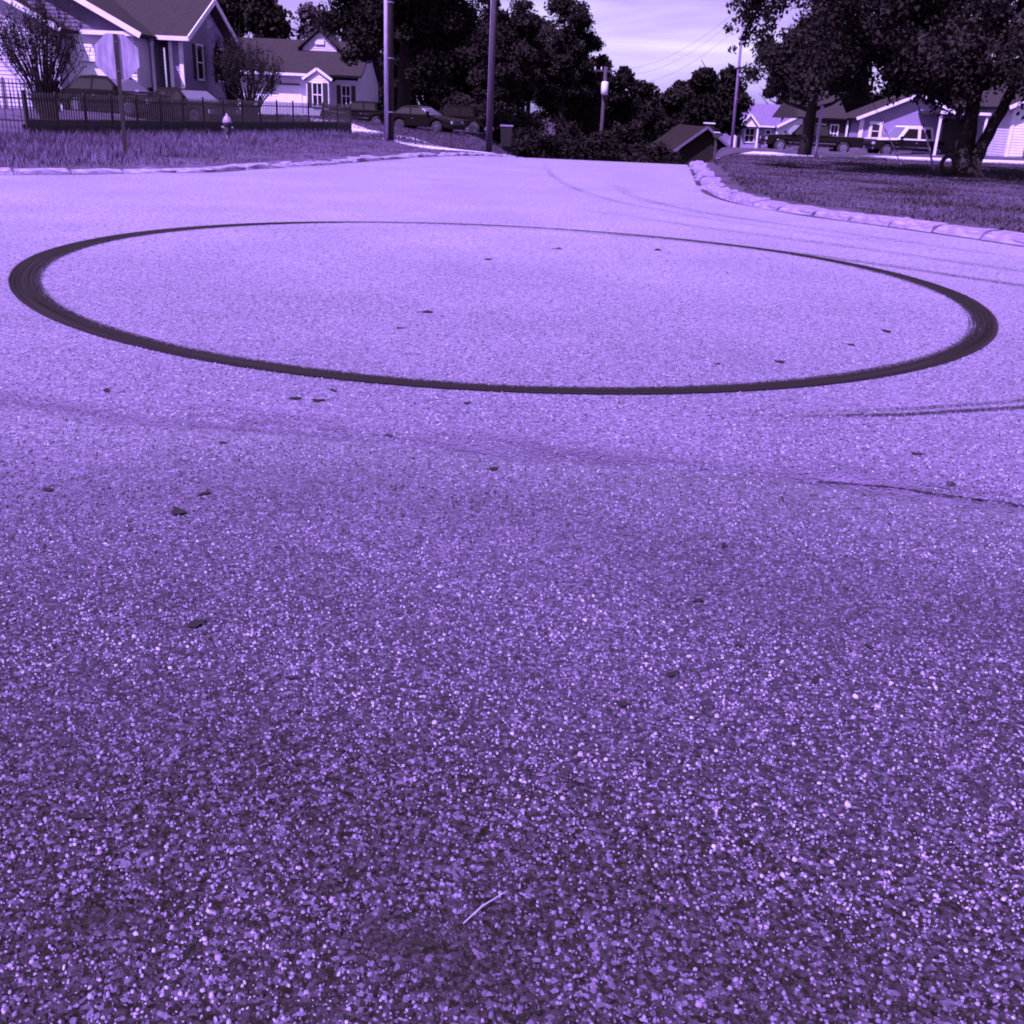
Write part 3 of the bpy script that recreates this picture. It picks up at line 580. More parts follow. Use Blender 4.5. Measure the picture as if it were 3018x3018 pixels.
FL = float(np.hypot(*(FB-FA))); root = thing('edging_wall', 'low dark timber edging running just behind the long iron fence', 'edging', (FA[0]+FN[0]*.22, FA[1]+FN[1]*.22, 0), math.atan2(FD[1], FD[0]))
for i in range(8):
    for j in range(3):
        a_, b_ = i*FL/8+.008, (i+1)*FL/8-.008; z_ = Tz(*(FA+FD*(a_+b_)/2))+.02+j*.155; MB().box(a_, b_, -.05+.004*((i+j) % 3), .05, z_, z_+.147).build('plank', M_dplank, root, bevel=.008)
# ------------------------------------------------------------------ houses
def lap(mb, p0, p1, z0, ztop, out, step=.15):
    """lap siding on a vertical wall from p0 to p1; ztop(t)->height along the wall (for gables: pieces are clipped per course)"""
    p0, p1 = np.array(p0, float), np.array(p1, float); o = np.array(out, float)*.022; z = z0; ts = np.linspace(0, 1, 81); zt = np.array([ztop(t) for t in ts]); zm = zt.max()
    while z < zm-1e-4:
        za, zb = z, min(z+step, zm)
        def span(zz):
            k = ts[zt >= zz-1e-6]; return (k.min(), k.max()) if len(k) else None
        sa, sb = span(za), span(zb)
        if sa is None: break
        sb = sb or ((sa[0]+sa[1])/2,)*2
        P = lambda t, zz, f: tuple(np.append((p0+(p1-p0)*t)+o*f, zz))
        mb.poly([P(sa[0], za, 1), P(sa[1], za, 1), P(sb[1], zb, 0), P(sb[0], zb, 0)]); mb.poly([P(sa[0], za, 0), P(sa[1], za, 0), P(sa[1], za, 1), P(sa[0], za, 1)]); z += step
    return mb
def wall(root, m, p0, p1, z0, z1, out, apex=None, name='wall', at=.5):
    f = (lambda t: z1) if apex is None else (lambda t: z1+(apex-z1)*(t/at if t < at else (1-t)/(1-at)))
    return lap(MB(), p0, p1, z0, f, out).build(name, m, root)
def roof(root, quads, m=None, th=.14):
    o = None
    for q in quads:
        q = [Vector(p) for p in q]; n_ = (q[1]-q[0]).cross(q[2]-q[0]).normalized()
        if n_.z < 0: q.reverse(); n_ = -n_
        k = len(q); mb = MB(); mb.v = [tuple(p) for p in q]+[tuple(p+n_*th) for p in q]
        mb.f = [tuple(reversed(range(k))), tuple(range(k, 2*k))]+[(i, (i+1) % k, k+(i+1) % k, k+i) for i in range(k)]
        o = mb.build('roof', m or M_roof, root)
    return o
def window(root, c, wd, ht, nrm, shutters=True, grid_=(2, 2), frame_w=.09, name='window'):
    """c = centre on the wall plane, nrm 'y-' (faces the street) or 'x+' / 'x-'"""
    def tr(u, z, d):
        return {'y-': (c[0]+u, c[1]-d, c[2]+z), 'x+': (c[0]+d, c[1]+u, c[2]+z), 'x-': (c[0]-d, c[1]-u, c[2]+z)}[nrm]
    def bx(mb, u0, u1, z0, z1, d0, d1):
        a = [tr(u, z, d) for u in (u0, u1) for z in (z0, z1) for d in (d0, d1)]; xs_, ys_, zs_ = zip(*a); mb.box(min(xs_), max(xs_), min(ys_), max(ys_), min(zs_), max(zs_))
    w2, h2, f = wd/2, ht/2, frame_w; mb = MB()
    bx(mb, -w2-f, -w2, -h2-f, h2+f, .0, .09); bx(mb, w2, w2+f, -h2-f, h2+f, .0, .09); bx(mb, -w2, w2, h2, h2+f, .0, .088); bx(mb, -w2, w2, -h2-f, -h2, .0, .10)
    for i in range(1, grid_[0]): u = -w2+wd*i/grid_[0]; bx(mb, u-.022, u+.022, -h2, h2, .0, .062)
    for i in range(1, grid_[1]): z = -h2+ht*i/grid_[1]; bx(mb, -w2, w2, z-.03, z+.03, .0, .068)
    o = mb.build(name, M_white, root); mb = MB(); bx(mb, -w2, w2, -h2, h2, .028, .045); mb.build('pane', M_glass, o)
    if shutters:
        for s in (-1, 1):
            mb = MB(); u0 = s*(w2+f+.02); u1 = s*(w2+f+.30); bx(mb, min(u0, u1), max(u0, u1), -h2-.05, h2+.05, .0, .06)
            for i in range(10): z = -h2+ht*(i+.5)/10; bx(mb, min(u0, u1)+.04, max(u0, u1)-.04, z-.04, z+.04, .06, .075)
            mb.build('shutter', M_shutter, o)
    return o
def trim(root, a, b, wd, ht, name='fascia', m=None): return MB().bar(a, b, wd, ht).build(name, m or M_white, root)

# house 1: two front gables and a long main block
H = thing('house', 'pale house with double front gables and porch behind the iron fence', 'house'); g = .45
wall(H, M_siding_l, (-28.9, 45.3), (-19.3, 45.3), g, 3.75, (0, -1), 6.2)
wall(H, M_siding_l, (-19.3, 45.3), (-19.3, 46.25), g, 3.7, (1, 0))
roof(H, [[(-18.9, 44.85, 3.62), (-18.9, 52, 3.62), (-24.1, 52, 6.3), (-24.1, 44.85, 6.3)], [(-29.4, 44.85, 3.62), (-28.9, 52, 3.62), (-24.1, 52, 6.3), (-24.1, 44.85, 6.3)]])
trim(H, (-18.85, 44.81, 3.68), (-24.1, 44.81, 6.36), .05, .2, 'rake_board'); trim(H, (-29.4, 44.81, 3.68), (-24.1, 44.81, 6.36), .05, .2, 'rake_board')
# garage gable
wall(H, M_siding_w, (-19.28, 46.25), (-16.45, 46.25), g, 3.62, (0, -1))
wall(H, M_siding_w, (-16.45, 46.25), (-16.45, 49.8), g, 3.6, (1, 0))
mb = MB(); lap(mb, (-25.5, 46.0), (-16.3, 46.0), 3.74, lambda t: 3.74+2.35*(1-abs(2*t-1)), (0, -1)); mb.build('gable_wall', M_gable, H)
roof(H, [[(-15.95, 45.5, 3.58), (-15.95, 53, 3.58), (-20.9, 53, 6.15), (-20.9, 45.5, 6.15)], [(-25.9, 45.5, 3.58), (-25.9, 53, 3.58), (-20.9, 53, 6.15), (-20.9, 45.5, 6.15)]])
trim(H, (-15.9, 45.46, 3.63), (-20.9, 45.46, 6.2), .05, .22, 'rake_board'); trim(H, (-18.4, 45.55, 3.68), (-16.1, 45.55, 3.68), .05, .16)
MB().box(-18.4, -16.1, 45.58, 46.2, 3.6, 3.7).build('soffit', M_white, H)
d_ = MB().box(-18.75, -16.75, 46.17, 46.215, g, 2.55).build('garage_door', M_siding_w, H)
for i in range(4): MB().box(-18.7, -16.8, 46.15, 46.17, g+.06+i*.52, g+.52+i*.52).build('door_panel', M_white, d_)
MB().box(-18.85, -16.6, 46.0, 46.2, 2.6, 2.72).build('door_lintel', M_white, H)
# main block
wall(H, M_siding_m, (-16.4, 49.9), (-15.15, 49.9), g, 3.65, (0, -1)); wall(H, M_siding_m, (-15.05, 48), (-15.05, 55.6), g, 3.7, (1, 0), 5.35)
wall(H, M_siding_m, (-15.62, 48), (-15.05, 48), g, 3.65, (0, -1)); wall(H, M_siding_m, (-15.62, 49.9), (-15.62, 48), g, 3.65, (-1, 0))
roof(H, [[(-25, 47.5, 3.62), (-14.6, 47.5, 3.62), (-14.6, 51.8, 5.42), (-25, 51.8, 5.42)], [(-25, 56.1, 3.62), (-14.6, 56.1, 3.62), (-14.6, 51.8, 5.42), (-25, 51.8, 5.42)]])
trim(H, (-14.56, 47.45, 3.68), (-14.56, 51.8, 5.5), .05, .22, 'rake_board'); trim(H, (-14.56, 56.1, 3.68), (-14.56, 51.8, 5.5), .05, .22, 'rake_board')
trim(H, (-15.95, 47.45, 3.68), (-14.56, 47.45, 3.68), .05, .17)
MB().box(-15.17, -15.0, 47.93, 48.05, g, 3.64).build('corner_board', M_white, H); MB().box(-15.6, -15.45, 47.93, 47.97, g, 3.62).build('corner_board', M_white, H)
col = MB(); col.lathe([(.12, g), (.12, g+.2), (.075, g+.25), (.065, 3.35), (.11, 3.4), (.11, 3.62)], 14, off=(-16.3, 47.9, 0)); col.build('porch_column', M_white, H, True)
MB().box(-16.4, -15.1, 47.8, 49.9, .2, g+.12).build('porch_floor', M_conc, H)
do = MB().box(-16.25, -15.75, 49.84, 49.875, g+.12, 2.5).build('door', M_shutter, H)
window(H, (-15.03, 50.3, 2.85), .9, 1.35, 'x+', True, (1, 2)); window(H, (-15.03, 53.6, 2.85), .9, 1.35, 'x+', True, (1, 2))
MB().lathe([(.0, 0), (.22, .01), (.22, .05), (0, .06)], 16, 'y', (-15.0, 51.8, 4.55)).build('gable_vent', M_white, H).rotation_euler = (0, 0, 0)

# house 2: white house with a small arched bay
H = thing('house', 'white house with small peaked window bay, half hidden by the dense tree', 'house'); g = -.05
wall(H, M_siding_w, (-20.5, 72), (-14.4, 72), g, 2.95, (0, -1)); wall(H, M_siding_w, (-12.95, 72.3), (-11.3, 72.3), g, 2.75, (0, -1)); wall(H, M_siding_w, (-11.3, 72.3), (-11.3, 82), g, 2.75, (1, 0), 5.0)
roof(H, [[(-21, 71.4, 2.9), (-10.9, 71.4, 2.9), (-10.9, 77, 5.15), (-21, 77, 5.15)], [(-21, 82.6, 2.9), (-10.9, 82.6, 2.9), (-10.9, 77, 5.15), (-21, 77, 5.15)]])
trim(H, (-21, 71.36, 2.96), (-14.45, 71.36, 2.96), .05, .16)
wall(H, M_siding_w, (-14.4, 71.0), (-12.95, 71.0), g, 2.7, (0, -1), 3.25); wall(H, M_siding_w, (-14.4, 72), (-14.4, 71), g, 2.7, (-1, 0)); wall(H, M_siding_w, (-12.95, 71), (-12.95, 72.3), g, 2.7, (1, 0))
roof(H, [[(-14.6, 70.9, 2.66), (-14.6, 73.5, 2.66), (-13.67, 73.5, 3.3), (-13.67, 70.9, 3.3)], [(-12.75, 70.9, 2.66), (-12.75, 73.5, 2.66), (-13.67, 73.5, 3.3), (-13.67, 70.9, 3.3)]], th=.06)
trim(H, (-14.62, 70.87, 2.7), (-13.67, 70.87, 3.34), .05, .16, 'rake_board'); trim(H, (-12.72, 70.87, 2.7), (-13.67, 70.87, 3.34), .05, .16, 'rake_board')
window(H, (-13.68, 71.0, 1.8), .55, 1.35, 'y-', True, (2, 2), .07); window(H, (-12.05, 72.3, 1.8), .5, 1.2, 'y-', True, (2, 2), .07)
gd = MB().box(-16.4, -14.9, 71.94, 71.975, g, 2.3).build('garage_door', M_white, H); MB().box(-16.3, -15.0, 71.85, 71.95, 2.34, 2.42).build('door_lintel', M_shutter, H)
wall(H, M_siding_l, (-15.4, 75.2), (-13.1, 75.2), 3.8, 4.75, (0, -1), 5.75)
roof(H, [[(-15.7, 74.9, 4.62), (-15.7, 79, 4.62), (-14.25, 79, 5.85), (-14.25, 74.9, 5.85)], [(-12.8, 74.9, 4.62), (-12.8, 79, 4.62), (-14.25, 79, 5.85), (-14.25, 74.9, 5.85)]], th=.1)
MB().box(-14.55, -13.95, 75.1, 75.17, 4.95, 5.25).build('gable_vent', M_white, H)

# house 3: small pale hipped house far right of the road
H = thing('house', 'small pale house with grey hipped roof and little porch gable', 'house'); g = -1.8
wall(H, M_siding_m, (22.0, 120), (27.0, 120), g, .78, (0, -1)); wall(H, M_siding_w, (27.0, 119), (30.6, 119), g, .78, (0, -1), 2.6, at=.98); wall(H, M_siding_m, (22, 126), (22, 120), g, .78, (-1, 0)); wall(H, M_siding_w, (27, 120), (27, 119), g, .78, (-1, 0))
roof(H, [[(21.6, 119.5, .72), (27.2, 119.5, .72), (28.6, 124, 2.95), (24.4, 124, 2.95)], [(21.6, 119.5, .72), (24.4, 124, 2.95), (21.6, 128, .72)], [(21.6, 128, .72), (30.6, 128, .72), (28.6, 124, 2.95), (24.4, 124, 2.95)]], M_roof_l)
roof(H, [[(26.8, 118.6, .72), (26.8, 127, .72), (30.6, 127, 2.75), (30.6, 118.6, 2.75)]], M_roof_l)
trim(H, (26.75, 118.56, .78), (30.6, 118.56, 2.83), .05, .26, 'rake_board'); trim(H, (21.6, 119.46, .78), (26.8, 119.46, .78), .05, .16)
wall(H, M_siding_w, (23.1, 119.2), (24.7, 119.2), .7, .78, (0, -1), 1.75); roof(H, [[(22.85, 119, .68), (22.85, 122, .68), (23.9, 122, 1.9), (23.9, 119, 1.9)], [(24.95, 119, .68), (24.95, 122, .68), (23.9, 122, 1.9), (23.9, 119, 1.9)]], M_roof_l, .08)
trim(H, (22.8, 118.97, .72), (23.9, 118.97, 1.96), .05, .2, 'rake_board'); trim(H, (25.0, 118.97, .72), (23.9, 118.97, 1.96), .05, .2, 'rake_board')
window(H, (24.2, 120, -.2), .95, 1.35, 'y-', False, (2, 2)); window(H, (26.2, 120, -.2), .5, 1.2, 'y-', False, (1, 2))
MB().box(22.9, 23.3, 119.95, 119.975, g, .2).build('door', M_shutter, H)
for x_ in (22.5, 24.9): MB().box(x_-.09, x_+.09, 119.2, 119.38, g, .72).build('porch_post', M_white, H)

# house 4: dark-roofed house with front gable behind the pickups
H = thing('house', 'grey-violet house with one front gable and dark roof behind the two-tone pickup', 'house'); g = -.85
wall(H, M_siding_m, (27.7, 92), (36.6, 92), g, 1.9, (0, -1), 3.75); wall(H, M_siding_m, (27.7, 95), (27.7, 92), g, 1.9, (-1, 0)); wall(H, M_shutter, (23.6, 95), (27.7, 95), g, 1.75, (0, -1))
wall(H, M_siding_m, (36.6, 93), (42, 93), g, 2.2, (0, -1))
roof(H, [[(27.2, 91.5, 1.78), (27.2, 98, 1.78), (32.1, 98, 3.85), (32.1, 91.5, 3.85)], [(37.1, 91.5, 1.78), (37.1, 98, 1.78), (32.1, 98, 3.85), (32.1, 91.5, 3.85)]])
roof(H, [[(23.0, 94.4, 1.7), (27.3, 94.4, 1.7), (27.3, 99, 3.9), (23.4, 99, 3.9)], [(23.0, 104, 1.7), (42.5, 104, 1.7), (42.5, 99, 3.9), (23.4, 99, 3.9)], [(36.9, 92.4, 2.1), (42.5, 92.4, 2.1), (42.5, 99, 3.9), (36.9, 99, 3.9)], [(23.0, 94.4, 1.7), (23.4, 99, 3.9), (23.0, 104, 1.7)]])
trim(H, (27.15, 91.46, 1.85), (32.1, 91.46, 3.93), .05, .24, 'rake_board'); trim(H, (37.15, 91.46, 1.85), (32.1, 91.46, 3.93), .05, .24, 'rake_board'); trim(H, (36.9, 92.36, 2.17), (42.5, 92.36, 2.17), .05, .22)
MB().box(27.62, 27.95, 91.9, 92.05, g, 1.85).build('corner_board', M_white, H)
window(H, (29.0, 92, .95), .62, 1.05, 'y-', False, (1, 2), .24); window(H, (25.2, 95, .6), .7, 1.3, 'y-', False, (2, 2), .1); window(H, (26.4, 95, .6), .55, 1.3, 'y-', False, (2, 2), .1); window(H, (38.2, 93, 1.0), .8, 1.2, 'y-', False, (1, 2), .15)
for x_ in (24.1, 27.4): MB().box(x_-.07, x_+.07, 94.6, 94.74, g, 1.7).build('porch_post', M_white, H)

# house 5: white sided wall at the picture's right
H = thing('house', 'white horizontally sided house wall with dark carport beside the forked tree', 'house'); g = -.05
wall(H, M_siding_w, (28.0, 64), (37, 64), g, 2.75, (0, -1), 4.9); wall(H, M_siding_l, (28.0, 72), (28.0, 64), g, 2.7, (-1, 0))
roof(H, [[(27.5, 63.5, 2.62), (27.5, 73, 2.62), (32.5, 73, 5.0), (32.5, 63.5, 5.0)], [(37.5, 63.5, 2.62), (37.5, 73, 2.62), (32.5, 73, 5.0), (32.5, 63.5, 5.0)]])
trim(H, (27.45, 63.46, 2.68), (32.5, 63.46, 5.07), .05, .2, 'rake_board'); MB().box(27.93, 28.12, 63.93, 64.05, g, 2.72).build('corner_board', M_white, H)
MB().box(24.6, 27.6, 66.2, 70, 2.2, 2.4).build('carport_roof', M_roof, H); trim(H, (24.6, 66.17, 2.32), (27.6, 66.17, 2.32), .04, .16)
for x_ in (24.7, 27.45): MB().box(x_-.06, x_+.06, 66.25, 66.37, g-.3, 2.2).build('carport_post', M_white, H)
wall(H, M_siding_m, (24.6, 70), (28, 70), g-.3, 2.2, (0, -1)); MB().box(26.3, 27.5, 69.9, 69.97, g, 2.0).build('door', M_shutter, H)

M_roof_k = mat('black_shingles', .013, .9, .4, 6, .3, 30, spec=.1, stretch=(1, 1, 3))
# house 6: dark roof down in the dip, ridge running away from us
H = thing('house', 'dark gabled roof with dim barge board, low in the dip past the crest', 'house'); g = -5.0
wall(H, M_roof_k, (10.3, 75), (14.0, 75), g, -.85, (0, -1), .68); wall(H, M_roof_k, (10.3, 88), (10.3, 75), g, -.85, (-1, 0)); wall(H, M_roof_k, (14.0, 75), (14.0, 88), g, -.85, (1, 0))
roof(H, [[(9.75, 74.5, -1.05), (9.75, 88.5, -1.05), (12.15, 88.5, .75), (12.15, 74.5, .75)], [(14.55, 74.5, -1.05), (14.55, 88.5, -1.05), (12.15, 88.5, .75), (12.15, 74.5, .75)]], M_roof_k)
trim(H, (9.7, 74.46, -1.0), (12.15, 74.46, .84), .05, .17, 'rake_board', M_gable); trim(H, (14.6, 74.46, -1.0), (12.15, 74.46, .84), .05, .17, 'rake_board', M_gable)
MB().box(12.3, 12.9, 76.5, 77.1, .2, 1.05).build('chimney', M_roof_k, H); MB().box(12.24, 12.96, 76.44, 77.16, 1.05, 1.13).build('chimney_cap', M_white, H)

# ------------------------------------------------------------------ vehicles
def vehicle(name, label, cat, loc, yaw, kind='pickup', L_=5.5, W_=1.9, paint=None, cabp=None, hoodp=None, group=None, ext=0., roofz=1.78, inset=0.):
    paint = paint or M_paint_d; cabp = cabp or paint; root = thing(name, label, cat, (loc[0], loc[1], loc[2]), yaw, group); w2 = W_/2; f, b = L_/2, -L_/2
    pk = kind == 'pickup'; wr = .39 if pk else .33; fx, bx_ = f-.92, b+(1.25 if pk else .95); belt = 1.06 if pk else .92; sill = .46 if pk else .26; hood = 1.04 if pk else .82
    def archp(cx, r_): return [(cx+r_*math.cos(t), max(sill, wr*.98+r_*math.sin(t)*1.0)) for t in np.linspace(0, math.pi, 9)]
    cowl = f-1.55 if pk else f-1.35
    pts = [(b, sill+.08), (b, belt if pk else belt-.02)]
    if not pk: pts += [(b+.35, belt+.03)]
    pts += [(cowl, belt+.02), (f-.18, hood), (f-.02, hood-.16), (f, sill+.1), (f-.06, sill)]
    pts += archp(fx, wr+.09)+archp(bx_, wr+.09)
    mb = MB(); n_ = len(pts); mb.v = [(x_, -w2, z_) for x_, z_ in pts]+[(x_, w2, z_) for x_, z_ in pts]
    mb.f = [tuple(range(n_)), tuple(reversed(range(n_, 2*n_)))]+[(i, n_+i, n_+(i+1) % n_, (i+1) % n_) for i in range(n_)]
    mb.v = [(x_, y_*(.94 if z_ > belt-.2 and x_ > cowl else 1)*(1-.05*max(0, (x_-f+.5)/.5)), z_) for x_, y_, z_ in mb.v]
    body = mb.build('body', paint, root, bevel=.035)
    if pk: cx0, cx1, cx2, cx3 = cowl-1.95-ext, cowl-1.78-ext, cowl-.62, cowl+.05
    else: cx0, cx1, cx2, cx3 = b+.45, b+1.15, cowl-.75, cowl+.12
    tw = lambda z_: w2*(.97-.17*max(0, (z_-belt))/(roofz-belt))
    def cab_pt(x_, z_, s): return (x_, s*tw(z_), z_)
    pr = [(cx0, belt-.02), (cx1, roofz-.03), ((cx1+cx2)/2, roofz+.015), (cx2, roofz-.02), (cx3, belt-.02)]; mb = MB(); n_ = len(pr)
    mb.v = [cab_pt(x_, z_, -1) for x_, z_ in pr]+[cab_pt(x_, z_, 1) for x_, z_ in pr]; mb.f = [tuple(range(n_)), tuple(reversed(range(n_, 2*n_)))]+[(i, n_+i, n_+(i+1) % n_, (i+1) % n_) for i in range(n_)]
    cab = mb.build('cab', cabp, root, bevel=.03)
    zl, zh = belt+.06+inset*.5, roofz-.13-inset*.5; fr = lambda x_a, x_b, z_: x_a+(x_b-x_a)*(z_-belt)/(roofz-belt)
    for s in (-1, 1):
        xr0, xr1 = fr(cx0, cx1, zl)+.12+inset, fr(cx0, cx1, zh)+.12+inset; xf0, xf1 = fr(cx3, cx2, zl)-.14-inset, fr(cx3, cx2, zh)-.14-inset; xm = (xr1+xf1)/2-(0 if ext or not pk else .6)
        segs = [(xm+.05, xf0, xf1)]; panes = [[(xm+.05+inset*.6, zl), (xf0, zl), (xf1, zh), (xm+.05+inset*.6, zh)]]
        if ext or not pk: panes.append([(xr0, zl), (xm-.05-inset*.6, zl), (xm-.05-inset*.6, zh), (xr1, zh)])
        else: panes = [[(xr1, zl), (xf0, zl), (xf1, zh), (xr1, zh)]]
        for P in panes:
            q = MB(); q.v = [(x_, s*(tw(z_)+.004), z_) for x_, z_ in P]+[(x_, s*(tw(z_)-.02), z_) for x_, z_ in P]; q.f = [(0, 1, 2, 3), (7, 6, 5, 4)]+[(i, (i+1) % 4, 4+(i+1) % 4, 4+i) for i in range(4)]; q.build('side_window', M_glass, root)
        q = MB().box(xf0-.05, xf0+.12, s*(w2-.02) if s > 0 else -w2-.16, w2+.16 if s > 0 else -w2+.02, belt+.06, belt+.22); q.build('mirror', paint, root, bevel=.02)
        dr = MB().box(xm, xf0+.1, s*w2-.012, s*w2+.012, sill+.1, belt-.06).build('door', paint, root, bevel=.01); MB().box(xm+.08, xm+.24, min(s*(w2+.012), s*(w2+.035)), max(s*(w2+.012), s*(w2+.035)), belt-.18, belt-.14).build('handle', M_chrome, dr)
        MB().box(f-.09, f+.012, min(s*w2*.62, s*w2*.92), max(s*w2*.62, s*w2*.92), hood-.30, hood-.14).build('headlight', M_lamp, root, bevel=.015)
        MB().box(b-.012, b+.05, min(s*w2*.80, s*w2*.97), max(s*w2*.80, s*w2*.97), belt-.38, belt-.12).build('tail_light', mat('tail_lens', .03, .2), root, bevel=.01)
    for (xa, xb, nm, sg) in ((cx3, cx2, 'windscreen', 1), (cx0, cx1, 'rear_window', -1)):
        q = MB(); P = []
        for z_, in ((zl-.02,), (roofz-.09,)):
            x_ = fr(xa, xb, z_)+sg*.012; yy_ = tw(z_)-.1; P += [(x_, -yy_, z_), (x_, yy_, z_)]
        q.v = [P[0], P[1], P[3], P[2]]+[(p[0]-sg*.02, p[1], p[2]) for p in (P[0], P[1], P[3], P[2])]; q.f = [(0, 1, 2, 3), (7, 6, 5, 4)]+[(i, (i+1) % 4, 4+(i+1) % 4, 4+i) for i in range(4)]; q.build(nm, M_wind if sg > 0 else M_glass, root)
    MB().box(f-.02, f+.10, -w2*.97, w2*.97, sill-.02, sill+.17).build('bumper', M_chrome if pk else paint, root, bevel=.03); MB().box(b-.10, b+.02, -w2*.97, w2*.97, sill, sill+.16).build('bumper', M_chrome if pk else paint, root, bevel=.03)
    gr = MB().box(f-.06, f+.006, -w2*.58, w2*.58, hood-.34, hood-.12).build('grille', M_shutter, root)
    for i in range(3): MB().box(f, f+.018, -w2*.57, w2*.57, hood-.32+i*.075, hood-.295+i*.075).build('grille_bar', M_chrome, gr)
    if pk:
        MB().box(b+.08, cx0-.06, -w2+.1, w2-.1, belt-.02, belt+.035).build('bed_cover', M_shutter, root, bevel=.012); MB().box(bx_+wr+.15, fx-wr-.15, -w2-.012, w2+.012, .62, .66).build('side_trim', M_chrome, root)
        MB().box(bx_+wr+.3, fx-wr-.3, -w2-.07, w2+.07, sill-.1, sill-.05).build('running_board', M_chrome, root)
    if hoodp:
        q = MB(); P = [(cowl-.02, belt+.03), (f-.22, hood+.012)]; q.v = [(P[0][0], -w2*.97, P[0][1]), (P[1][0], -w2*.955, P[1][1]), (P[1][0], w2*.955, P[1][1]), (P[0][0], w2*.97, P[0][1])]; q.v = [(x_, y_, z_-.05) for x_, y_, z_ in q.v]+[(x_, y_*.97, z_+.07) for x_, y_, z_ in q.v]
        q.f = [(3, 2, 1, 0), (4, 5, 6, 7), (0, 1, 5, 4), (1, 2, 6, 5), (2, 3, 7, 6), (3, 0, 4, 7)]; q.build('hood_panel', hoodp, root, bevel=.012)
    tm = MB().lathe([(wr*.55, -.11), (wr*.9, -.12), (wr, -.08), (wr, .08), (wr*.9, .12), (wr*.55, .11)], 20, 'y').mesh('wheel', True); tm.materials.append(M_tyre)
    rim = MB().lathe([(wr*.6, -.125), (wr*.52, -.128), (wr*.45, -.09), (wr*.2, -.10), (wr*.16, -.13), (.01, -.132)], 16, 'y'); rm = rim.mesh('rim'); rm.materials.append(M_chrome)
    for x_ in (fx, bx_):
        for s in (-1, 1):
            o = bpy.data.objects.new('wheel', tm); COL.objects.link(o); o.parent = root; o.location = (x_, s*(w2-.13), wr); o.rotation_euler = (0, 0, 0 if s < 0 else math.pi)
            k_ = bpy.data.objects.new('rim', rm); COL.objects.link(k_); k_.parent = o
    return root
PT = 'pickup trucks parked by the houses'
def on(x_, y_, dz=0): return (x_, y_, Tz(x_, y_)+dz)
vehicle('pickup_truck', 'long dark pickup truck parked in front of the small hipped house', 'pickup truck', (18.1, 70, -.42), R(181), L_=6.2, group=PT, ext=.55, roofz=1.76)
vehicle('pickup_truck', 'two-tone pickup truck, dark sides with white cab and hood', 'pickup truck', (24.5, 70.5, -.43), R(190), L_=5.7, group=PT, cabp=M_paint_w, hoodp=M_paint_w, ext=.6, roofz=1.92, inset=.09)
vehicle('pickup_truck', 'dark pickup truck standing beyond the end of the iron fence', 'pickup truck', on(-10.7, 69.6), R(177), L_=4.9, W_=1.75, group=PT, ext=.2, roofz=1.62)
vehicle('pickup_truck', 'black pickup truck parked between the two wooden poles', 'pickup truck', on(-5.0, 76), R(172), L_=5.3, group=PT, ext=.6, roofz=1.78)
CG = 'cars parked on the left-hand yards'
vehicle('parked_car', 'dark sedan with bright windscreen beside the dense tree trunk', 'car', on(-6.0, 62.6), R(-20), 'car', 4.2, 1.78, M_paint_d, group=CG, roofz=1.42)
vehicle('parked_car', 'dark car behind the stop sign, before the garage door', 'car', (-17.0, 45.2, Tz(-17, 44)), R(-24), 'car', 4.7, 1.8, M_paint_d, group=CG, roofz=1.5)
vehicle('parked_car', 'dark sedan with pale reflecting windscreen before the porch', 'car', (-14.1, 45.6, Tz(-14, 45)), R(-36), 'car', 4.5, 1.78, M_paint_m, group=CG, roofz=1.45)

# ------------------------------------------------------------------ poles, sign, hydrant, swing, bin
def pole(name, label, x_, y_, h, r0, r1, m, lean=0, **kw):
    root = thing(name, label, 'pole', (x_, y_, Tz(x_, y_)+.0)); MB().tube([(0, 0, -.1), (lean*.5, 0, h/2), (lean, 0, h)], [r0, (r0+r1)/2, r1], 16).build('post', m, root, True); return root
def ground_z(x_, y_): return Tz(x_, y_)
p1 = pole('utility_pole', 'thick wooden utility pole with added pale strip as its lit side, past the iron fence end', -5.64, 44.5, 10, .15, .12, mat('shaded_side_pole_wood', .022, .9, .4, 5, .3, 20, stretch=(6, 6, .6), spec=.1))  # dark wood colour carries the tone of the pole's shaded side
MB().tube([(-.15, -.13, .0), (-.125, -.11, 9.5)], .085, 12).build('conduit_or_lit_strip', mat('lit_side_pale', .5, .6, .12, 4), p1, True)  # added pale strip stands in for the sunlit side of the pole
for z_ in (1.2, 3.2, 5.2, 7.2): MB().tube([(-.005, 0, z_), (-.005, 0, z_+.04)], .165, 14).build('strap', M_galv, p1)
ca = MB().box(-1.2, 1.2, -.06, .06, 9.1, 9.22).build('crossarm', M_pole_d, p1)
p2 = pole('utility_pole', 'dark brown wooden utility pole in front of the black pickup', -1.66, 46.2, 10, .135, .11, M_pole_d, .06)
MB().tube([(-.12, -.08, .0), (-.06, -.08, 9.5)], .02, 8).build('conduit_or_lit_strip', M_galv, p2, True); MB().box(-1.1, 1.2, -.06, .06, 9.2, 9.32).build('crossarm', M_pole_d, p2)
z_ = Tz(5.32, 80)+.45; p3 = pole('utility_pole', 'distant wooden pole carrying a white transformer can', 5.32, 80, 4.55-Tz(5.32, 80), .15, .12, M_pole_d)
MB().box(-.85, .75, -.06, .06, 4.65-z_, 4.77-z_).build('crossarm', M_pole_d, p3)
for q in (-.75, -.3, .65): MB().lathe([(.03, 4.77-z_), (.055, 4.82-z_), (.03, 4.88-z_), (.05, 4.93-z_), (.01, 4.97-z_)], 8, off=(q, 0, 0)).build('insulator', M_white, p3)
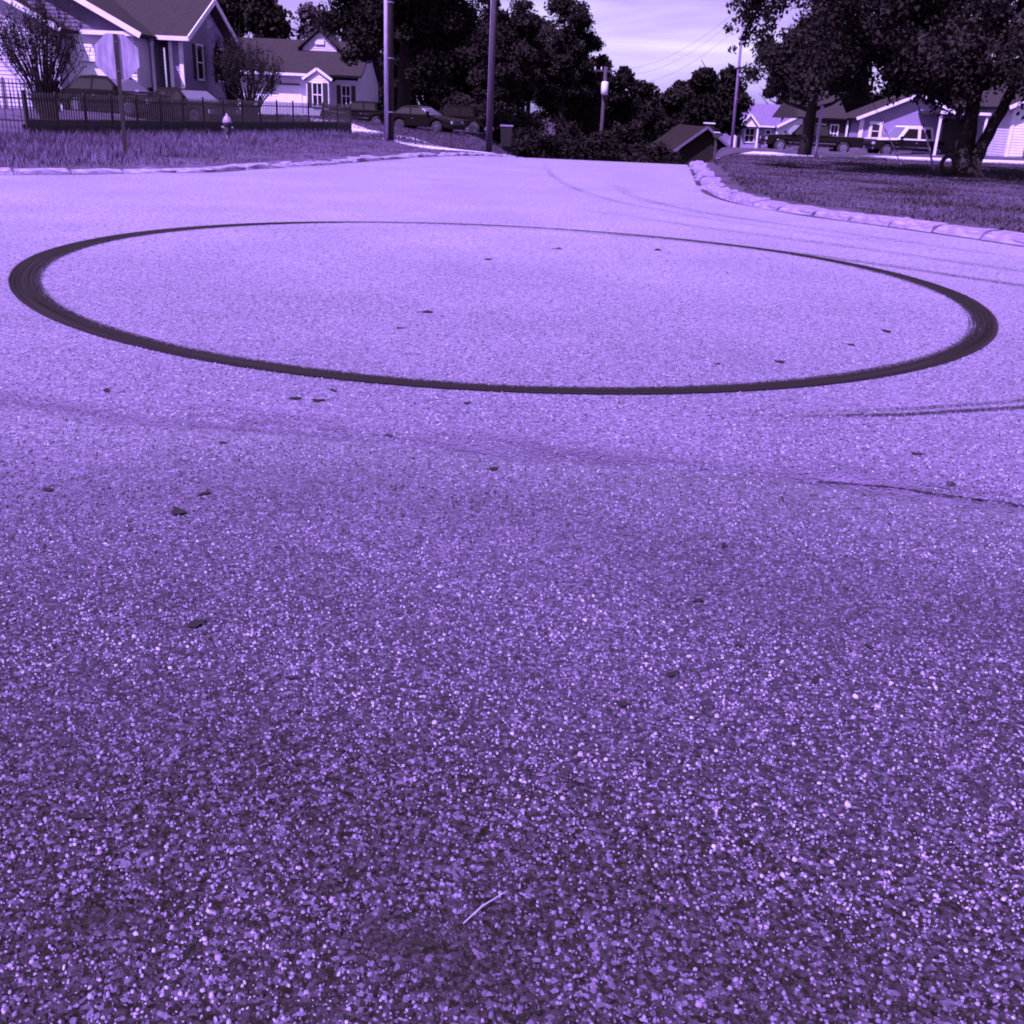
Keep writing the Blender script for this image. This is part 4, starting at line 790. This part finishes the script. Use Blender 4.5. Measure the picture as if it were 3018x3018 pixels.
MB().lathe([(.12, 3.1-z_), (.24, 3.14-z_), (.25, 3.5-z_), (.25, 3.9-z_), (.2, 3.98-z_), (.05, 4.02-z_)], 16, off=(0, -.34, 0)).build('transformer', M_white, p3, True)
p4 = pole('street_pole', 'slim pale steel pole rising into the leaves beside the hipped house', 11.2, 60, 9, .085, .06, M_galv, -.2)
p5 = pole('marker_post', 'short pale post right beside the small tree trunk', 12.15, 46.0, 2.2, .07, .06, M_pole_l)
MB().box(-.05, .05, -.09, -.065, 1.6, 2.1).build('reflector', M_lamp, p5)
def cable(label, a, b, sag, r_=.012, m=M_wire, cat='cable', name='cable', group=None):
    a, b = Vector(a), Vector(b); pts = [a.lerp(b, t)-Vector((0, 0, sag*4*t*(1-t))) for t in np.linspace(0, 1, 17)]
    o = MB().tube(pts, r_, 5).build(name, m, None, True); return tag(o, label, cat, group)
z44 = Tz(-5.7, 44.5); z46 = Tz(-1.66, 46.2)
cable('overhead cable from pale pole to brown pole', (-5.0, 44.5, 9.2+z44), (-1.0, 46.2, 9.3+z46), .2)
for k, (dz, lab) in enumerate([(0, 'upper overhead wire crossing the sky to the transformer pole'), (-.35, 'middle overhead wire crossing the sky to the transformer pole'), (-.9, 'lowest slack wire crossing the sky to the transformer pole')]):
    cable(lab, (10.95, 60, 7.0+dz), (5.7-.35*k, 80, 4.4+dz*.6), .9+.25*k, .006, group='wires over the road')
# stop sign seen from behind
root = thing('road_sign', 'octagonal stop sign seen from its weathered back on a dark post', 'sign', (-9.2, 24.7, Tz(-9.2, 24.7)+.05), R(24))
MB().box(-.045, .045, -.03, .0, -.2, 2.62).build('post', M_iron, root, bevel=.006)
oc = [(.46/math.cos(math.pi/8)*math.cos(math.pi/8+i*math.pi/4), .46/math.cos(math.pi/8)*math.sin(math.pi/8+i*math.pi/4)) for i in range(8)]
mb = MB(); mb.v = [(x_, .004, 2.16+z_) for x_, z_ in oc]+[(x_, .010, 2.16+z_) for x_, z_ in oc]; mb.f = [tuple(range(8)), tuple(reversed(range(8, 16)))]+[(i, (i+1) % 8, 8+(i+1) % 8, 8+i) for i in range(8)]
mb.build('sign_plate', M_signback, root)
for z_ in (1.86, 2.46): MB().lathe([(.014, -.045), (.014, -.03)], 8, 'y', (0, 0, z_)).build('bolt', M_galv, root)
# hydrant
root = thing('fire_hydrant', 'dark fire hydrant with pale domed cap in tall grass before the fence', 'hydrant', (-10.5, 38, Tz(-10.5, 38)+.02))
MB().lathe([(.17, 0), (.17, .05), (.115, .08), (.115, .52), (.15, .54), (.15, .6)], 16).build('barrel', M_hydr, root, True)
MB().lathe([(.165, .6), (.165, .63), (.15, .70), (.10, .80), (.04, .85), (.04, .90), (.01, .91)], 16).build('cap', M_hydr_l, root, True)
for s in (-1, 1): MB().tube([(s*.09, 0, .44), (s*.2, 0, .44)], [.06, .065], 10).build('side_nozzle', M_hydr, root)
MB().tube([(0, -.09, .38), (0, -.21, .38)], [.075, .08], 12).build('front_nozzle', M_hydr, root)
# tyre swing
zt = Tz(12.75, 33)+.1; root = thing('tyre_swing', 'dark tyre swing hanging beside the forked tree trunk', 'swing', (12.72, 32.9, zt))
mb = MB(); k, kk = 22, 9
for i in range(k):
    for j in range(kk):
        a, b = 2*math.pi*i/k, 2*math.pi*j/kk; r_ = .235+.075*math.cos(b); mb.v.append((r_*math.cos(a)*.8, .085*math.sin(b), .36+r_*math.sin(a)))
mb.f = [(i*kk+j, ((i+1) % k)*kk+j, ((i+1) % k)*kk+(j+1) % kk, i*kk+(j+1) % kk) for i in range(k) for j in range(kk)]
mb.build('tyre', M_tyre, root, True); MB().tube([(0, 0, .63), (.01, 0, 2.5), (0, .1, 4.6)], .016, 6).build('rope', M_bark, root)
# stay ropes
root = thing('stay_rope', 'longer pale slanting stay rope pegged to the lawn near the forked tree', 'rope', (14.1, 37.5, Tz(14.1, 37.5)+.1), 0, 'stay ropes'); MB().tube([(0, 0, -.1), (-.47, 0, 1.0), (-.95, 0, 2.0)], [.035, .035, .035], 8).build('guard', M_rope, root); MB().tube([(-.9, 0, 1.9), (-2.4, 0, 5.2)], .012, 6).build('line', M_wire, root)
root = thing('stay_rope', 'shorter slanting stay rope before the two-tone pickup', 'rope', (14.0, 40.5, Tz(14, 40.5)+.1), 0, 'stay ropes'); MB().tube([(0, 0, -.1), (-.45, 0, .62), (-1.05, 0, 1.5)], [.02, .02, .02], 6).build('guard', M_rope, root); MB().tube([(-1.0, 0, 1.42), (-2.6, 0, 3.8)], .01, 6).build('line', M_wire, root)
# wheeled bin and mailbox
zb = Tz(-1.1, 52); root = thing('wheeled_bin', 'dark wheeled rubbish bin with pale lid near brown pole', 'bin', (-1.05, 52, max(zb, -.28)-.0))
mb = MB(); mb.v = [(-.24, -.28, .06), (.24, -.28, .06), (.24, .28, .06), (-.24, .28, .06), (-.29, -.35, .95), (.29, -.35, .95), (.29, .35, .95), (-.29, .35, .95)]; mb.f = [(3, 2, 1, 0), (4, 5, 6, 7), (0, 1, 5, 4), (1, 2, 6, 5), (2, 3, 7, 6), (3, 0, 4, 7)]; mb.build('tub', M_bin, root, bevel=.02)
MB().box(-.31, .31, -.38, .38, .955, 1.03).build('lid', M_binlid, root, bevel=.02)
for s in (-1, 1): MB().lathe([(.1, -.03), (.1, .03)], 12, 'y', (s*.24, .3, .1)).build('wheel', M_tyre, root)
zb = Tz(9.0, 52); root = thing('mailbox', 'small mailbox on a post by the start of the pavement', 'mailbox', (8.35, 48.6, Tz(8.35, 48.6)))
MB().box(-.05, .05, -.05, .05, -.1, 1.05).build('post', M_pole_d, root); mb = MB(); mb.tube([(0, -.25, 1.17), (0, .25, 1.17)], .12, 12); mb.build('box', M_shutter, root); MB().box(-.1, .1, -.24, .24, 1.28, 1.31).build('snow_cap', M_white, root).name = 'box_top'

# ------------------------------------------------------------------ litter on the road
def leaf_mesh(i):
    r = random.Random(i); n_ = 9; mb = MB(); top = []
    for j in range(n_):
        t = 2*math.pi*j/n_; rr_ = .5*(1+.25*r.uniform(-1, 1)+.18*math.cos(3*t)); x_, y_ = rr_*math.cos(t), .55*rr_*math.sin(t); top.append((x_, y_, .05+.16*abs(y_)*r.uniform(.6, 1.6)+.10*abs(x_)*r.random()))
    mb.v = [(0, 0, .05)]+top+[(x_, y_, z_-.03) for x_, y_, z_ in top]; mb.f = [(0, 1+j, 1+(j+1) % n_) for j in range(n_)]+[(1+j, 1+n_+j, 1+n_+(j+1) % n_, 1+(j+1) % n_) for j in range(n_)]
    mb.tube([(.45, 0, .05), (.8, .1, .03)], .02, 4); me = mb.mesh('fallen_leaf'); me.materials.append(M_deadleaf); return me
LM = [leaf_mesh(i) for i in range(6)]
spots = [(-1.28, 3.63, .075), (-.94, 2.75, .06), (-1.24, 3.84, .05), (-1.06, 5.3, .07), (-1.19, 5.32, .06), (-1.02, 5.52, .05), (-1.35, 4.5, .035), (-.73, 7.94, .09), (-.86, 7.3, .05), (-.61, 4.73, .045), (-.27, 5.38, .04), (.48, 2.57, .04), (.32, 2.4, .035), (.71, 2.76, .03), (1.46, 4.3, .055), (.8, 3.54, .04), (1.97, 4.37, .06), (1.97, 4.81, .05), (.63, 3.06, .035), (-1.86, 3.81, .05), (-.92, 1.84, .035), (-.59, 2.46, .03), (1.74, 6.73, .07), (2.85, 7.98, .09), (-.37, 11.05, .09), (-.09, 4.3, .05), (-2.2, 5.32, .06), (1.11, 2.79, .03), (.89, 2.57, .03), (.4, 12.2, .1), (1.6, 12.5, .1), (2.4, 7.4, .06), (1.3, 6.6, .04)]
for k, (x_, y_, s) in enumerate(spots):
    o = bpy.data.objects.new('fallen_leaf', LM[k % 6]); COL.objects.link(o); o.location = (x_, y_, .008 if y_ < seam(x_) else .003); o.rotation_euler = (0, 0, random.uniform(0, 6.28)); o.scale = (s*1.12, s*1.12, s*.9)
    inside = math.hypot(x_+.228, y_-10.14) < 4.3
    lab, grp = ('large dark fallen leaf lying alone on the coarse asphalt', None) if k == 0 else ('small dark dead leaf lying inside the rubber ring', 'dead leaves inside the ring') if inside else ('small dark dead leaf between the rubber ring and paving seam', 'dead leaves between ring and seam') if y_ > seam(x_) else ('small dark dead leaf lying on the coarse near paving', 'dead leaves on the coarse paving')
    tag(o, lab, 'leaf', grp)
o = MB().tube([(-.06, 1.57, .012), (-.025, 1.612, .018), (.02, 1.66, .013)], [.0012, .0016, .0008], 5).build('straw', M_straw); tag(o, 'thin pale straw lying on the coarse asphalt', 'straw')
# tar crack along the seam
P = np.stack([np.linspace(1.35, 3.6, 160), seam(np.linspace(1.35, 3.6, 160))+.02+np.cumsum(rng.normal(0, .004, 160))], 1)
strip_mark('seam_crack', P, .016+.010*np.abs(np.sin(np.arange(160)*.7)), .35+.75*rng.random(160), 'dark broken crack along the seam between the two pavings', z=.012)['category'] = 'crack'
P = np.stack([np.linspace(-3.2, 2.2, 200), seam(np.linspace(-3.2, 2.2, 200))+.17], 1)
strip_mark('seam_shade', P, .46, .40+.10*np.sin(np.arange(200)*.11), 'soft dark shade band painted along the paving seam', mat_ if (mat_ := rubber('seam_shade_paint', .085, (1.1, 1.6, 1))) else None, prof=lambda v: np.interp(v, [-.5, -.3, .1, .5], [.15, 1, .6, .0]), z=.008)['category'] = 'shading'  # shade of a shallow dip beside the seam, painted as a dark band

M_dirt = rubber('gutter_dirt', .03)
for K_, sd_, lab in ((KR, -1, 'dark dirt line along the foot of the broken kerb by the lawn'), (KL, 1, 'dark dirt line along the foot of the kerb before the tall grass')):
    P = resample(K_, .15); P = P[(P[:, 1] > 11) & (P[:, 1] < 40) & (P[:, 0] > -18)]; d_ = np.gradient(P, axis=0); d_ /= np.linalg.norm(d_, axis=1)[:, None]; P = P+np.stack([-d_[:, 1], d_[:, 0]], 1)*sd_*-.09
    k_ = len(P); strip_mark('gutter_dirt', P, .14+.07*np.sin(np.arange(k_)*.31)*np.sin(np.arange(k_)*.087), np.clip((.55)+.4*np.interp(np.arange(k_), np.arange(0, k_, 7), rng.normal(0, .8, len(np.arange(0, k_, 7)))), 0, 1), lab, M_dirt, z=.007)['category'] = 'dirt'
